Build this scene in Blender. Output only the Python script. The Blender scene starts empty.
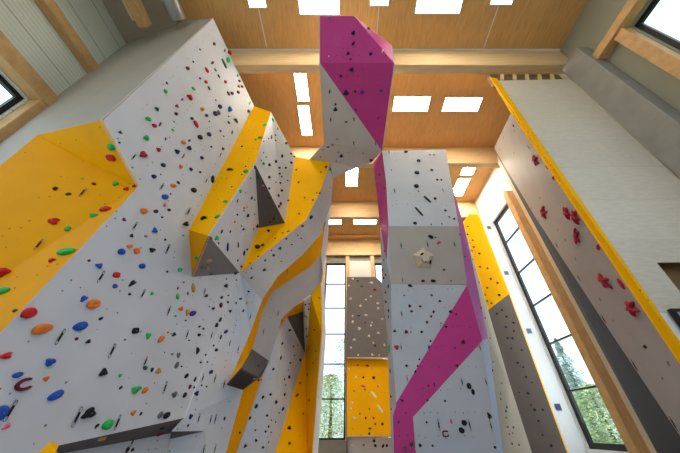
import bpy, bmesh, math, random
from mathutils import Vector, Matrix
from mathutils.bvhtree import BVHTree
random.seed(7)
C = bpy.context.scene.collection
SC = bpy.context.scene

# ------------------------------------------------------------------ camera
EYE = 1.6
F, CX, CY = 267.0, 347.0, 226.5
PITCH = math.radians(37.3)
cp, sp = math.cos(PITCH), math.sin(PITCH)
cam = bpy.data.cameras.new('camera')
camo = bpy.data.objects.new('camera', cam); C.objects.link(camo)
camo.location = (0, 0, EYE)
camo.rotation_euler = (math.pi/2 + PITCH, 0, 0)
cam.sensor_width = 36.0
cam.lens = F/680*36.0
cam.shift_x = -(CX-340.0)/680.0
cam.clip_start = 0.05; cam.clip_end = 500
SC.camera = camo
EYEV = Vector((0, 0, EYE))

def ray(px, py):
    u = (px-CX)/F; v = (CY-py)/F
    return Vector((u, cp - v*sp, sp + v*cp))
def atY(px, py, Y):
    d = ray(px, py); return EYEV + d*(Y/d.y)
def atZ(px, py, z):                       # z measured above the eye
    d = ray(px, py); return EYEV + d*(z/d.z)
def atX(px, py, X):
    d = ray(px, py); return EYEV + d*(X/d.x)
SL, X0 = 0.2477, -5.823                   # plan line of the left climbing wall: X = X0 + SL*Y (+ d out into the hall)
def LW(px, py, d=0.0):
    r = ray(px, py); k = r.x/r.y
    Y = (X0+d)/(k-SL)
    return EYEV + r*(Y/r.y)

# ------------------------------------------------------------------ materials
def nt(m):
    m.use_nodes = True
    return m.node_tree.nodes, m.node_tree.links
def lin(c):
    return tuple(((x/255)/12.92 if x/255 <= .04045 else ((x/255+.055)/1.055)**2.4) for x in c)
def mat_plain(name, rgb, rough=.6, metal=0, var=.06, scale=6, bump=0.0, spec=.35):
    m = bpy.data.materials.new(name); n, l = nt(m)
    b = n['Principled BSDF']; b.inputs['Roughness'].default_value = rough; b.inputs['Metallic'].default_value = metal
    b.inputs['Specular IOR Level'].default_value = spec
    t = n.new('ShaderNodeTexCoord'); z = n.new('ShaderNodeTexNoise'); z.inputs['Scale'].default_value = scale; z.inputs['Detail'].default_value = 4
    l.new(t.outputs['Object'], z.inputs['Vector'])
    r = n.new('ShaderNodeValToRGB'); c = lin(rgb)
    r.color_ramp.elements[0].position = .3; r.color_ramp.elements[1].position = .7
    r.color_ramp.elements[0].color = tuple(x*(1-var) for x in c)+(1,); r.color_ramp.elements[1].color = tuple(min(1, x*(1+var)) for x in c)+(1,)
    l.new(z.outputs['Fac'], r.inputs['Fac']); l.new(r.outputs['Color'], b.inputs['Base Color'])
    if bump:
        bp = n.new('ShaderNodeBump'); bp.inputs['Strength'].default_value = bump; bp.inputs['Distance'].default_value = .02
        l.new(z.outputs['Fac'], bp.inputs['Height']); l.new(bp.outputs['Normal'], b.inputs['Normal'])
    return m
def mat_panel(name, rgb, dot=(60, 58, 55), rough=.55, var=.03, step=.2):
    """painted climbing panel with its bolt-hole grid and a slight mottling"""
    m = bpy.data.materials.new(name); n, l = nt(m)
    b = n['Principled BSDF']; b.inputs['Roughness'].default_value = rough; b.inputs['Specular IOR Level'].default_value = .06
    t = n.new('ShaderNodeTexCoord')
    z = n.new('ShaderNodeTexNoise'); z.inputs['Scale'].default_value = 1.3; z.inputs['Detail'].default_value = 5
    l.new(t.outputs['Object'], z.inputs['Vector'])
    c = lin(rgb)
    r = n.new('ShaderNodeValToRGB'); r.color_ramp.elements[0].position = .35; r.color_ramp.elements[1].position = .65
    r.color_ramp.elements[0].color = tuple(x*(1-var) for x in c)+(1,); r.color_ramp.elements[1].color = tuple(min(1, x*(1+var)) for x in c)+(1,)
    l.new(z.outputs['Fac'], r.inputs['Fac'])
    v = n.new('ShaderNodeTexVoronoi'); v.inputs['Scale'].default_value = 1/step; v.inputs['Randomness'].default_value = .35
    l.new(t.outputs['Object'], v.inputs['Vector'])
    k = n.new('ShaderNodeMath'); k.operation = 'LESS_THAN'; k.inputs[1].default_value = .09
    l.new(v.outputs['Distance'], k.inputs[0])
    k2 = n.new('ShaderNodeMath'); k2.operation = 'MULTIPLY'; k2.inputs[1].default_value = .8; l.new(k.outputs[0], k2.inputs[0])
    mx = n.new('ShaderNodeMixRGB'); mx.inputs['Color2'].default_value = lin(dot)+(1,)
    l.new(k2.outputs[0], mx.inputs['Fac']); l.new(r.outputs['Color'], mx.inputs['Color1']); l.new(mx.outputs['Color'], b.inputs['Base Color'])
    return m
def mat_wood(name, rgb, scale=(1, 1, 1), dark=.72, rough=.5, noise=5, bands=None):
    m = bpy.data.materials.new(name); n, l = nt(m)
    b = n['Principled BSDF']; b.inputs['Roughness'].default_value = rough; b.inputs['Specular IOR Level'].default_value = .3
    t = n.new('ShaderNodeTexCoord'); mp = n.new('ShaderNodeMapping'); mp.inputs['Scale'].default_value = scale
    l.new(t.outputs['Object'], mp.inputs['Vector'])
    z = n.new('ShaderNodeTexNoise'); z.inputs['Scale'].default_value = noise; z.inputs['Detail'].default_value = 7; z.inputs['Roughness'].default_value = .65
    l.new(mp.outputs['Vector'], z.inputs['Vector'])
    c = lin(rgb); r = n.new('ShaderNodeValToRGB')
    r.color_ramp.elements[0].position = .3; r.color_ramp.elements[1].position = .7
    r.color_ramp.elements[0].color = tuple(x*dark for x in c)+(1,); r.color_ramp.elements[1].color = tuple(min(1, x*1.1) for x in c)+(1,)
    l.new(z.outputs['Fac'], r.inputs['Fac']); out = r.outputs['Color']
    if bands:                              # board joints: (axis, width, strength)
        ax, w, s = bands
        sx = n.new('ShaderNodeSeparateXYZ'); l.new(t.outputs['Object'], sx.inputs['Vector'])
        d = n.new('ShaderNodeMath'); d.operation = 'DIVIDE'; d.inputs[1].default_value = w; l.new(sx.outputs[ax], d.inputs[0])
        fl = n.new('ShaderNodeMath'); fl.operation = 'FLOOR'; l.new(d.outputs[0], fl.inputs[0])
        wn = n.new('ShaderNodeTexWhiteNoise'); wn.noise_dimensions = '1D'; l.new(fl.outputs[0], wn.inputs['W'])
        fr = n.new('ShaderNodeMath'); fr.operation = 'FRACT'; l.new(d.outputs[0], fr.inputs[0])
        lt = n.new('ShaderNodeMath'); lt.operation = 'LESS_THAN'; lt.inputs[1].default_value = .035; l.new(fr.outputs[0], lt.inputs[0])
        ml = n.new('ShaderNodeMath'); ml.operation = 'MULTIPLY'; ml.inputs[1].default_value = s; l.new(wn.outputs['Value'], ml.inputs[0])
        ad = n.new('ShaderNodeMath'); ad.operation = 'MULTIPLY_ADD'; ad.inputs[1].default_value = s*.8; l.new(lt.outputs[0], ad.inputs[0]); l.new(ml.outputs[0], ad.inputs[2])
        mx = n.new('ShaderNodeMixRGB'); mx.inputs['Color2'].default_value = tuple(x*.35 for x in c)+(1,)
        l.new(ad.outputs[0], mx.inputs['Fac']); l.new(out, mx.inputs['Color1']); out = mx.outputs['Color']
    l.new(out, b.inputs['Base Color'])
    return m
def mat_metal_panel(name, rgb):
    """ribbed white sandwich panel: fine ribs along the hall"""
    m = bpy.data.materials.new(name); n, l = nt(m); b = n['Principled BSDF']; b.inputs['Roughness'].default_value = .45
    t = n.new('ShaderNodeTexCoord'); w = n.new('ShaderNodeTexWave'); w.bands_direction = 'Z'; w.inputs['Scale'].default_value = 2.2; w.inputs['Distortion'].default_value = 0
    l.new(t.outputs['Object'], w.inputs['Vector'])
    r = n.new('ShaderNodeValToRGB'); c = lin(rgb)
    r.color_ramp.elements[0].color = tuple(x*.86 for x in c)+(1,); r.color_ramp.elements[1].color = c+(1,); r.color_ramp.elements[1].position = .4
    l.new(w.outputs['Fac'], r.inputs['Fac'])
    sx = n.new('ShaderNodeSeparateXYZ'); l.new(t.outputs['Object'], sx.inputs['Vector'])
    d = n.new('ShaderNodeMath'); d.operation = 'DIVIDE'; d.inputs[1].default_value = 1.1; l.new(sx.outputs['Z'], d.inputs[0])
    fr = n.new('ShaderNodeMath'); fr.operation = 'FRACT'; l.new(d.outputs[0], fr.inputs[0])
    lt = n.new('ShaderNodeMath'); lt.operation = 'LESS_THAN'; lt.inputs[1].default_value = .03; l.new(fr.outputs[0], lt.inputs[0])
    mx = n.new('ShaderNodeMixRGB'); mx.inputs['Color2'].default_value = tuple(x*.45 for x in c)+(1,)
    l.new(lt.outputs[0], mx.inputs['Fac']); l.new(r.outputs['Color'], mx.inputs['Color1']); l.new(mx.outputs['Color'], b.inputs['Base Color'])
    return m
def mat_emit(name, rgb, s):
    m = bpy.data.materials.new(name); n, l = nt(m); n.remove(n['Principled BSDF'])
    e = n.new('ShaderNodeEmission'); e.inputs['Color'].default_value = lin(rgb)+(1,); e.inputs['Strength'].default_value = s
    z = n.new('ShaderNodeTexNoise'); z.inputs['Scale'].default_value = 3
    l.new(e.outputs[0], n['Material Output'].inputs['Surface'])
    return m
def mat_glass(name):
    m = bpy.data.materials.new(name); n, l = nt(m); n.remove(n['Principled BSDF'])
    t = n.new('ShaderNodeBsdfTransparent'); t.inputs['Color'].default_value = (.93, .96, .96, 1)
    g = n.new('ShaderNodeBsdfGlossy'); g.inputs['Roughness'].default_value = .03
    mx = n.new('ShaderNodeMixShader'); mx.inputs['Fac'].default_value = .05; l.new(t.outputs[0], mx.inputs[1]); l.new(g.outputs[0], mx.inputs[2])
    l.new(mx.outputs[0], n['Material Output'].inputs['Surface'])
    return m
M = {}
M['pale'] = mat_panel('pale_paint', (192, 198, 210))
M['pale2'] = mat_panel('pale_plain_paint', (204, 199, 195), dot=(120, 120, 120), step=.6)
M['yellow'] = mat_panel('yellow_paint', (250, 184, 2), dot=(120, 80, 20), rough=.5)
M['yellow_shade'] = mat_panel('shaded_yellow_paint', (232, 160, 2), dot=(120, 80, 20), rough=.5)  # darker copy of the yellow, shade put into its colour
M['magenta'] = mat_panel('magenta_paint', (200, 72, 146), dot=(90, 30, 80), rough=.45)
M['magenta_lit'] = mat_panel('window_lit_magenta', (206, 128, 200), dot=(120, 60, 120))  # lit copy of the magenta, window light put into its colour
M['white_lit'] = mat_plain('window_lit_white', (184, 203, 232), var=.02)  # white facet with blue window light mixed into its colour
M['slate2'] = mat_panel('mid_grey_paint', (114, 112, 113), dot=(70, 70, 70))
M['wallgrey'] = mat_plain('grey_green_wall_panel', (152, 152, 136), var=.04, scale=.7)
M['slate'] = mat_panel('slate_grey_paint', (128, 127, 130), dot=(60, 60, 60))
M['taupe'] = mat_panel('taupe_grey_paint', (112, 102, 98), dot=(60, 55, 55))
M['rpale'] = mat_panel('warm_pale_paint', (168, 159, 154), dot=(100, 96, 94), step=.6)
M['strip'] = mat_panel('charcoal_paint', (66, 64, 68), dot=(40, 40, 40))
M['ramp'] = mat_panel('ramp_grey_paint', (176, 172, 173), dot=(90, 88, 88))
M['bulge'] = mat_panel('bulge_shaded_paint', (182, 176, 172), dot=(110, 108, 106), step=.6)  # greyer tone than the tower top, overhang shade put into the colour
M['beige'] = mat_panel('beige_paint', (184, 172, 156), dot=(90, 80, 70))
M['soffit'] = mat_plain('grey_soffit_board', (168, 158, 142), var=.03)
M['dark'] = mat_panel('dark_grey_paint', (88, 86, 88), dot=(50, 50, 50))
M['return'] = mat_plain('return_board', (166, 159, 150), var=.03, scale=.8)
M['ply'] = mat_wood('birch_plywood', (208, 199, 186), scale=(.8, .8, 5), dark=.9, noise=4, bands=('Z', 1.25, .1))
M['edge'] = mat_plain('cut_ply_edge', (206, 184, 150), var=.08, scale=20)
M['ceil'] = mat_wood('ceiling_plywood', (222, 172, 108), scale=(5, .5, 1), dark=.8, noise=3.5, bands=('X', .62, .1))
M['glulam'] = mat_wood('glulam_timber', (224, 192, 146), scale=(.4, 4, 7), dark=.8, noise=2.5, bands=('Z', .21, .08))
M['timber'] = mat_wood('window_timber', (216, 172, 118), scale=(5, 1, 1), dark=.74, noise=2.5)
M['timber_light'] = mat_wood('light_timber', (222, 196, 150), scale=(1, 1, 1), dark=.9, noise=3)
M['concrete'] = mat_plain('concrete', (150, 147, 142), rough=.85, var=.1, scale=2.2, bump=.2)
M['metalpan'] = mat_metal_panel('white_sandwich_panel', (226, 230, 220))
M['white'] = mat_plain('white_paint', (226, 228, 230), var=.02, scale=2)
M['duct'] = mat_plain('galvanised_steel', (176, 178, 180), rough=.35, metal=.7, var=.08, scale=3)
M['black'] = mat_plain('black_aluminium', (24, 25, 28), rough=.4, var=.1)
M['floor'] = mat_plain('gym_mat_floor', (172, 176, 184), rough=.8, var=.06)
M['lamp'] = mat_emit('luminous_panel', (255, 241, 218), 27)
M['lamp2'] = mat_emit('bright_luminous_panel', (255, 240, 214), 50)
M['glass'] = mat_glass('window_glass')
M['chip'] = mat_plain('particle_board', (120, 92, 66), rough=.8, var=.45, scale=9)

# ------------------------------------------------------------------ helpers
def tag(o, label=None, cat=None, group=None, kind=None):
    if label: o['label'] = label
    if cat: o['category'] = cat
    if group: o['group'] = group
    if kind: o['kind'] = kind
    return o
def empty(name, loc, label=None, cat=None, group=None, kind=None):
    o = bpy.data.objects.new(name, None); C.objects.link(o); o.location = loc; o.empty_display_size = .2
    return tag(o, label, cat, group, kind)
def link(name, bm, mat, parent=None, smooth=False):
    me = bpy.data.meshes.new(name); bm.to_mesh(me); bm.free()
    if mat: me.materials.append(mat)
    if smooth:
        for p in me.polygons: p.use_smooth = True
    o = bpy.data.objects.new(name, me); C.objects.link(o)
    if parent:
        o.parent = parent
        o.matrix_parent_inverse = Matrix.Translation(-Vector(parent.location))
    return o
def add_box(bm, a, b, mtx=None):
    x0, y0, z0 = a; x1, y1, z1 = b
    vs = [bm.verts.new(Vector(p) if mtx is None else mtx @ Vector(p)) for p in
          [(x0, y0, z0), (x1, y0, z0), (x1, y1, z0), (x0, y1, z0), (x0, y0, z1), (x1, y0, z1), (x1, y1, z1), (x0, y1, z1)]]
    for f in [(0, 3, 2, 1), (4, 5, 6, 7), (0, 1, 5, 4), (1, 2, 6, 5), (2, 3, 7, 6), (3, 0, 4, 7)]:
        bm.faces.new([vs[i] for i in f])
def box(name, a, b, mat, parent=None, bevel=0):
    bm = bmesh.new()
    lo = [min(p, q) for p, q in zip(a, b)]; hi = [max(p, q) for p, q in zip(a, b)]
    add_box(bm, lo, hi)
    if bevel: bmesh.ops.bevel(bm, geom=bm.edges[:], offset=bevel, segments=2, affect='EDGES')
    return link(name, bm, mat, parent)
def add_tube(bm, pts, r, seg=10, cap=True):
    rings = []
    n = len(pts)
    for i, p in enumerate(pts):
        p = Vector(p)
        t = (Vector(pts[min(i+1, n-1)])-Vector(pts[max(i-1, 0)])).normalized()
        u = t.cross(Vector((0, 0, 1)));
        if u.length < .1: u = t.cross(Vector((1, 0, 0)))
        u.normalize(); w = t.cross(u)
        rr = r[i] if isinstance(r, (list, tuple)) else r
        rings.append([bm.verts.new(p+u*rr*math.cos(2*math.pi*k/seg)+w*rr*math.sin(2*math.pi*k/seg)) for k in range(seg)])
    for a, b in zip(rings, rings[1:]):
        for k in range(seg):
            bm.faces.new([a[k], a[(k+1) % seg], b[(k+1) % seg], b[k]])
    if cap:
        bm.faces.new(rings[0][::-1]); bm.faces.new(rings[-1])
TARGETS = []                                # (object, face-zone name) the holds sit on
def panel(name, polys, mat, parent, zone=None, thick=.03, label=None, smooth=False):
    """one climbing panel: planar or folded polygons given as 3-D points, turned towards the hall and given a board thickness"""
    bm = bmesh.new(); cache = {}
    def vert(p):
        k = tuple(round(c, 4) for c in p)
        if k not in cache: cache[k] = bm.verts.new(p)
        return cache[k]
    for poly in polys:
        vs = []
        for p in poly:
            v = vert(p)
            if v not in vs: vs.append(v)
        f = bm.faces.new(vs); f.normal_update()
        c = f.calc_center_median()
        if f.normal.dot(EYEV-c) < 0: f.normal_flip()
    bmesh.ops.triangulate(bm, faces=bm.faces[:])
    bm.normal_update()
    tri = [([v.co.copy() for v in f.verts]) for f in bm.faces]
    TARGETS.append((tri, zone or name))
    o = link(name, bm, mat, parent, smooth)
    if thick and not smooth:
        md = o.modifiers.new('board', 'SOLIDIFY'); md.thickness = thick; md.offset = -1; md.use_even_offset = False
    if label: o['label'] = label
    return o
def strip(a, b):
    """quads between two polylines of equal length"""
    return [[a[i], a[i+1], b[i+1], b[i]] for i in range(len(a)-1)]
H = EYE   # eye height above the floor
# ================================================================== THE HALL
def W(x, y, z): return Vector((x, y, z+EYE))
XL, XR, YB, ZC, ZB = -9.5, 9.5, 19.7, 13.5, 12.0       # left wall, right wall, back wall, ceiling, beam underside (above the eye)
YF = -9.0                                              # how far the hall runs on behind the camera
def struct(o): o['kind'] = 'structure'; return o
struct(box('floor', W(XL-.3, YF, -EYE-.1), W(XR+.3, YB+.3, -EYE), M['floor']))
struct(box('ceiling', W(XL-.3, YF, ZC), W(XR+.3, YB+.3, ZC+.15), M['ceil']))

def wall_with_holes(name, axis, pos, thick, lo, hi, holes, mat):
    """wall in the plane axis=pos, spanned by (other horizontal axis, z); holes = [(a0,a1,z0,z1)] sorted, not overlapping in a"""
    bm = bmesh.new()
    def bx(a0, a1, z0, z1):
        if a1-a0 < 1e-4 or z1-z0 < 1e-4: return
        if axis == 'x': p, q = W(min(pos, pos+thick), a0, z0), W(max(pos, pos+thick), a1, z1)
        else: p, q = W(a0, min(pos, pos+thick), z0), W(a1, max(pos, pos+thick), z1)
        add_box(bm, p, q)
    a = lo[0]
    for (a0, a1, z0, z1) in holes:
        bx(a, a0, lo[1], hi[1]); bx(a0, a1, lo[1], z0); bx(a0, a1, z1, hi[1]); a = a1
    bx(a, hi[0], lo[1], hi[1])
    return struct(link(name, bm, mat))
# window openings
WR_NEAR = (-3.0, 3.05, 4.0, 10.75)      # right wall, near the camera (y0,y1,z0,z1)
WR_FAR = (11.15, 13.75, -.6, 10.8)
WL_NEAR = (-3.0, 4.02, 1.5, 7.85)
WB_L = (-1.75, -.10, -.46, 11.15)
WB_R = (2.3, 5.6, -.46, 11.15)
wall_with_holes('wall_left', 'x', XL, -.3, (YF, -EYE), (YB, ZC), [WL_NEAR], M['metalpan'])
wall_with_holes('wall_right', 'x', XR, .3, (YF, -EYE), (9.0, ZC), [WR_NEAR], M['wallgrey'])
wall_with_holes('wall_right_far', 'x', XR, .3, (9.0, -EYE), (YB, ZC), [WR_FAR], M['white'])
wall_with_holes('wall_back', 'y', YB, .3, (XL, -EYE), (XR, ZC), [WB_L, WB_R], M['concrete'])

wall_with_holes('wall_rear', 'y', YF, -.3, (XL, -EYE), (XR, ZC), [(-8.5, -3.2, 4.0, 12.9), (-2.7, 2.7, 4.0, 12.9), (3.2, 8.5, 4.0, 12.9)], M['white'])  # rear glazing out of view, opened to light surfaces facing the camera
# ---- beams across the hall
def beam(y, y2, z0, x0=XL, x1=XR):
    o = box('ceiling_beam', W(x0, y, z0), W(x1, y2, ZC), M['glulam'], bevel=.02); return struct(o)
beam(4.73, 5.08, 12.0, XL, XR-.003)
beam(9.85, 10.2, 12.0)
beam(14.65, 15.0, 12.0)
# ply frieze over the back windows, its rail and the posts between the windows
struct(box('trim_1', W(XL, YB-.08, 12.05), W(XR, YB-.002, ZC), M['timber_light']))
struct(box('trim_2', W(XL, YB-.28, 11.78), W(XR, YB-.09, 12.0), M['timber_light']))
for i, (a, b) in enumerate(((-.1, .2), (1.98, 2.28))):
    struct(box('trim_%d' % (3+i), W(a, YB-.2, -.5), W(b, YB-.002, 11.77), M['timber_light']))
struct(box('trim_5', W(.2, YB-.1, 8.2), W(1.98, YB-.003, 11.3), M['white']))
struct(box('trim_6', W(-2.05, YB-.2, -.5), W(-1.77, YB-.002, 11.77), M['timber_light']))
# white joint strips on the ceiling
k = 7
for x in (-3.58, 1.26, 6.05):
    struct(box('trim_%d' % k, W(x, -4, ZC-.015), W(x+.035, 4.6, ZC-.001), M['white'])); k += 1
struct(box('trim_%d' % k, W(XL, 4.66, ZC-.03), W(XR, 4.728, ZC-.001), M['white'])); k += 1
# ---- concrete column on the right carrying the first beam
bm = bmesh.new(); add_box(bm, W(8.98, 4.07, -EYE), W(XR-.003, 4.95, 11.985))
bmesh.ops.bevel(bm, geom=bm.edges[:], offset=.03, segments=1, affect='EDGES')
struct(link('column', bm, M['concrete']))

# ---- windows: frame, muntins and panes of each are its parts
def window(n, axis, pos, a0, a1, z0, z1, rows, cols, fw=.09, depth=.12, out=.12, label=None):
    """rows/cols: inner bar positions (z list, a list)"""
    org = W(pos, (a0+a1)/2, z0) if axis == 'x' else W((a0+a1)/2, pos, z0)
    t = empty('window_%d' % n, org, label, None, None, 'structure')
    s = 1 if pos > 0 else -1
    if axis == 'y': s = 1
    def b(bm, aa, ab, za, zb, d0, d1):
        if axis == 'x': p, q = W(pos+s*d0, aa, za), W(pos+s*d1, ab, zb)
        else: p, q = W(aa, pos+s*d0, za), W(ab, pos+s*d1, zb)
        add_box(bm, [min(u, v) for u, v in zip(p, q)], [max(u, v) for u, v in zip(p, q)])
    bm = bmesh.new(); o0, o1 = out, out+depth
    b(bm, a0, a0+fw, z0, z1, o0, o1); b(bm, a1-fw, a1, z0, z1, o0, o1)
    b(bm, a0+fw, a1-fw, z0, z0+fw, o0, o1); b(bm, a0+fw, a1-fw, z1-fw, z1, o0, o1)
    link('window_frame', bm, M['black'], t)
    for z in rows:
        bm = bmesh.new(); b(bm, a0+fw, a1-fw, z-.035, z+.035, o0+.01, o1-.01); link('muntin', bm, M['black'], t)
    for a in cols:
        bm = bmesh.new(); b(bm, a-.035, a+.035, z0+fw, z1-fw, o0+.01, o1-.01); link('muntin', bm, M['black'], t)
    zs = [z0+fw]+sorted(rows)+[z1-fw]
    for za, zb in zip(zs, zs[1:]):
        bm = bmesh.new(); b(bm, a0+fw, a1-fw, za+.03, zb-.03, out+depth*.45, out+depth*.55); link('pane', bm, M['glass'], t)
    return t
def zrow(py, Y):  # height of a bar seen at image row py on a plane Y away
    d = ray(347, py); return d.z/d.y*Y
rowsB = [zrow(y, YB+.15) for y in (284, 308, 334, 364, 399)]
window(1, 'y', YB, *WB_L[:2], *WB_L[2:], rowsB, [])
window(2, 'y', YB, *WB_R[:2], *WB_R[2:], rowsB, [(WB_R[0]+WB_R[1])/2])
for i_, (xa, xb) in enumerate(((-8.5, -3.2), (-2.7, 2.7), (3.2, 8.5))): window(6+i_, 'y', YF-.3, xa, xb, 4.0, 12.9, [6.2, 8.4, 10.6], [(xa+xb)/2], out=.02)
rowsR = [9.05, 7.03, 5.12, 3.26, 1.34]
window(3, 'x', XR, *WR_FAR[:2], *WR_FAR[2:], rowsR, [], fw=.2)
window(4, 'x', XR, *WR_NEAR[:2], *WR_NEAR[2:], [7.4], [.2], fw=.13)
window(5, 'x', XL, *WL_NEAR[:2], *WL_NEAR[2:], [4.6], [2.9, .5], fw=.13)
# timber linings standing proud of the walls
def trim(a, b, mat=M['timber']):
    global k
    o = struct(box('trim_%d' % k, a, b, mat, bevel=.012)); k += 1; return o
trim(W(XR-.55, 10.75, -EYE), W(XR-.002, 11.12, 10.75))            # post between far window and right climbing wall
trim(W(XR-.42, 11.12, 10.8), W(XR-.002, 11.14, 11.1), M['timber_light'])
trim(W(XR-.3, 3.08, 2.0), W(XR-.002, 3.42, 10.72))                # near right window: far post, top rail
trim(W(XR-.36, -3.5, 10.76), W(XR-.002, 4.06, 11.12))
trim(W(XL+.002, 4.06, 1.2), W(XL+.34, 4.46, 7.87))                 # near left window
trim(W(XL+.002, -3.5, 7.88), W(XL+.38, 4.46, 8.38))
trim(W(XL+.002, -3.5, 10.35), W(XL+.3, 4.4, 10.75))               # rail higher on the left wall
trim(W(-7.72, -3.5, 11.85), W(-7.38, 3.4, 12.25))                 # joist below the ceiling
trim(W(-7.86, -3.5, 11.9), W(-7.76, 3.2, 12.2), M['timber_light'])
trim(W(XL+.003, -3.5, 13.2), W(-6.95, 4.6, 13.3), M['soffit'])
# white lining of the far window's left reveal
trim(W(XR-.9, 13.78, -EYE), W(XR-.003, 14.1, 11.35), M['white'])

# ---- duct
bm = bmesh.new(); add_tube(bm, [W(-6.5, -3.5, 12.55), W(-6.5, 2.2, 12.55), W(-6.5, 3.3, 12.55)], .3, 24)
for y in (2.3, .6): add_tube(bm, [W(-6.5, y-.03, 12.55), W(-6.5, y+.03, 12.55)], .325, 24)
tag(link('ventilation_duct', bm, M['duct'], smooth=False), 'round galvanised steel ventilation duct under the ceiling above the grey return wall', 'duct')
bm = bmesh.new(); add_tube(bm, [W(XL+.02, 18.9, 13.4), W(XR-.02, 18.9, 13.4)], .098, 12)  # a pipe under the ceiling, filed as trim and coloured like timber
struct(link('trim_%d' % k, bm, M['timber'])); k += 1

# ---- luminous panels in the ceiling
def light_panel(quad, label, frame=True):
    pts = [atZ(x, y, ZC-.04) for x, y in quad] if len(quad[0]) == 2 else [W(*q) for q in quad]
    x0, x1 = min(p.x for p in pts), max(p.x for p in pts); y0, y1 = min(p.y for p in pts), max(p.y for p in pts)
    z = ZC
    t = empty('ceiling_light', W((x0+x1)/2, (y0+y1)/2, z), label, 'ceiling light', 'luminous panels set in the wooden ceiling')
    bm = bmesh.new(); f = .04
    for a, b in (((x0-f, y0-f), (x1+f, y0)), ((x0-f, y1), (x1+f, y1+f)), ((x0-f, y0), (x0, y1)), ((x1, y0), (x1+f, y1))):
        add_box(bm, W(a[0], a[1], z-.05), W(b[0], b[1], z-.002))
    link('frame', bm, M['white'], t)
    box('diffuser', W(x0, y0, z-.035), W(x1, y1, z-.004), M['lamp2'] if y0 > 4.5 else M['lamp'], t)
LP = [([(247, -6), (266, 7)], 'small square ceiling light farthest left in the front bay'),
      ([(298, -8), (339, 14)], 'large square ceiling light touching the top edge of the magenta roof'),
      ([(371, -6), (388, 5)], 'small square ceiling light right of the magenta roof, between two large panels'),
      ([(419, -8), (459, 13)], 'large square ceiling light in the front bay, right of the magenta roof'),
      ([(494, -6), (511, 4)], 'small square ceiling light farthest right in the front bay'),
      ([(294, 72), (309, 101)], 'long narrow ceiling light behind the first beam, nearer the beam of two'),
      ([(298, 106), (312, 135)], 'long narrow ceiling light left of the tower, farther from the first beam'),
      ([(395, 97), (427, 111)], 'square ceiling light behind the first beam, close beside the magenta roof'),
      ([(446, 98), (477, 111)], 'square ceiling light behind the first beam, next to the right climbing wall'),
      ([(7.5, 11.2, 0), (8.3, 12.0, 0)], 'short ceiling light right of the tower, the one nearer the second beam'),
      ([(7.5, 12.35, 0), (8.3, 14.0, 0)], 'long ceiling light right of the tower, behind a short one'),
      ([(346, 168), (357, 186)], 'ceiling light behind the second beam, under the grey arch'),
      ([(329, 219), (341, 224)], 'ceiling light behind the third beam, beside the end of the curved wall'),
      ([(354, 218.5), (376, 224)], 'ceiling light behind the third beam, beside the magenta edge of the tower')]
for q, lab in LP: light_panel(q, lab)
for bx_, by_ in ((-7.2, -1.5), (-7.2, -4.0)):  # unseen panels added behind the camera to brighten the left wall
    light_panel([(bx_-.7, by_-.5, ZC), (bx_+.7, by_+.5, ZC)], 'added unseen square ceiling light near the left wall, %s the first beam' % ('nearer' if by_ > -2 else 'farther from'))

# ================================================================== CLIMBING WALLS
def P3(L): return [LW(*t) for t in L]
# ---- big pale wall on the left
A = empty('climbing_wall', W(-4.4, 4.5, -EYE), 'big pale climbing wall at left with a large yellow undercut and a yellow band', 'climbing wall')
ZF = -EYE+.02
fold0, fold1 = LW(138, 187), LW(0, 333)
dv = fold1-fold0; foldF = fold0+dv*((ZF+EYE-fold0.z)/dv.z)
w1 = LW(52, 447); w1b = Vector((w1.x, w1.y, EYE+ZF))
a1 = LW(213, 18); a2 = LW(101, 120); b0 = LW(254, 106); b1 = LW(189, 230); b2 = LW(192, 277)
p0 = LW(240, 273); w2 = LW(184, 418)
panel('pale_panel', [[a1, b0, b1, b2, p0, w2, w1, w1b, foldF, fold0, a2]], M['pale'], A, 'big pale left wall')
GY = lambda X: 3.12-.28*(X+5.05)
def GR(px, py):   # the grey return face between the pale wall and the building wall
    r = ray(px, py); q = r.x/r.y      # X = qY ; Y = 3.12-.28X-1.414
    Y = (3.12-1.414)/(1+.28*q); return EYEV+r*(Y/r.y)
y1 = GR(37, 135); y1F = Vector((y1.x, y1.y, EYE+ZF))
gw = Vector((XL+.01, GY(XL)+.0, EYE+13.4)); gwF = Vector((XL+.01, gw.y, EYE+ZF))
panel('return_panel', [[a1, a2, y1, y1F, gwF, gw, GR(168, 22)]], M['return'], A, 'grey return', label='plain grey board face without holds')
panel('yellow_panel', [[a2, fold0, y1]], M['yellow'], A, 'yellow undercut', label='shaded upper yellow triangle of the undercut')
panel('yellow_panel', [[fold0, foldF, y1F, y1]], M['yellow_shade'], A, 'yellow undercut')  # darker yellow offsets the stronger light on this lower facet
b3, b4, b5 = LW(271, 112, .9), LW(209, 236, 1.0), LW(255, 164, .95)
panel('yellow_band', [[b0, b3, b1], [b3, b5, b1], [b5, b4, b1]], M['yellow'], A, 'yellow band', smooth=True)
panel('yellow_facet', [[b1, b4, b2]], M['yellow_shade'], A, 'yellow band')
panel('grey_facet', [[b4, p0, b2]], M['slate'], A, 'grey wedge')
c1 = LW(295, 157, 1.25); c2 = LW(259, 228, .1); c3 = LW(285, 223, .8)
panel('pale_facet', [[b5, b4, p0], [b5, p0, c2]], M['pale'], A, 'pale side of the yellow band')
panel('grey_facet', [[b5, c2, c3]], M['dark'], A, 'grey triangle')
panel('pale_facet', [[b3, c1, c3], [b3, c3, b5]], M['pale'], A, 'pale facet above the grey triangle')
cr = (w2-p0).normalized(); ce = Vector((.035, -.02, 0))
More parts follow.
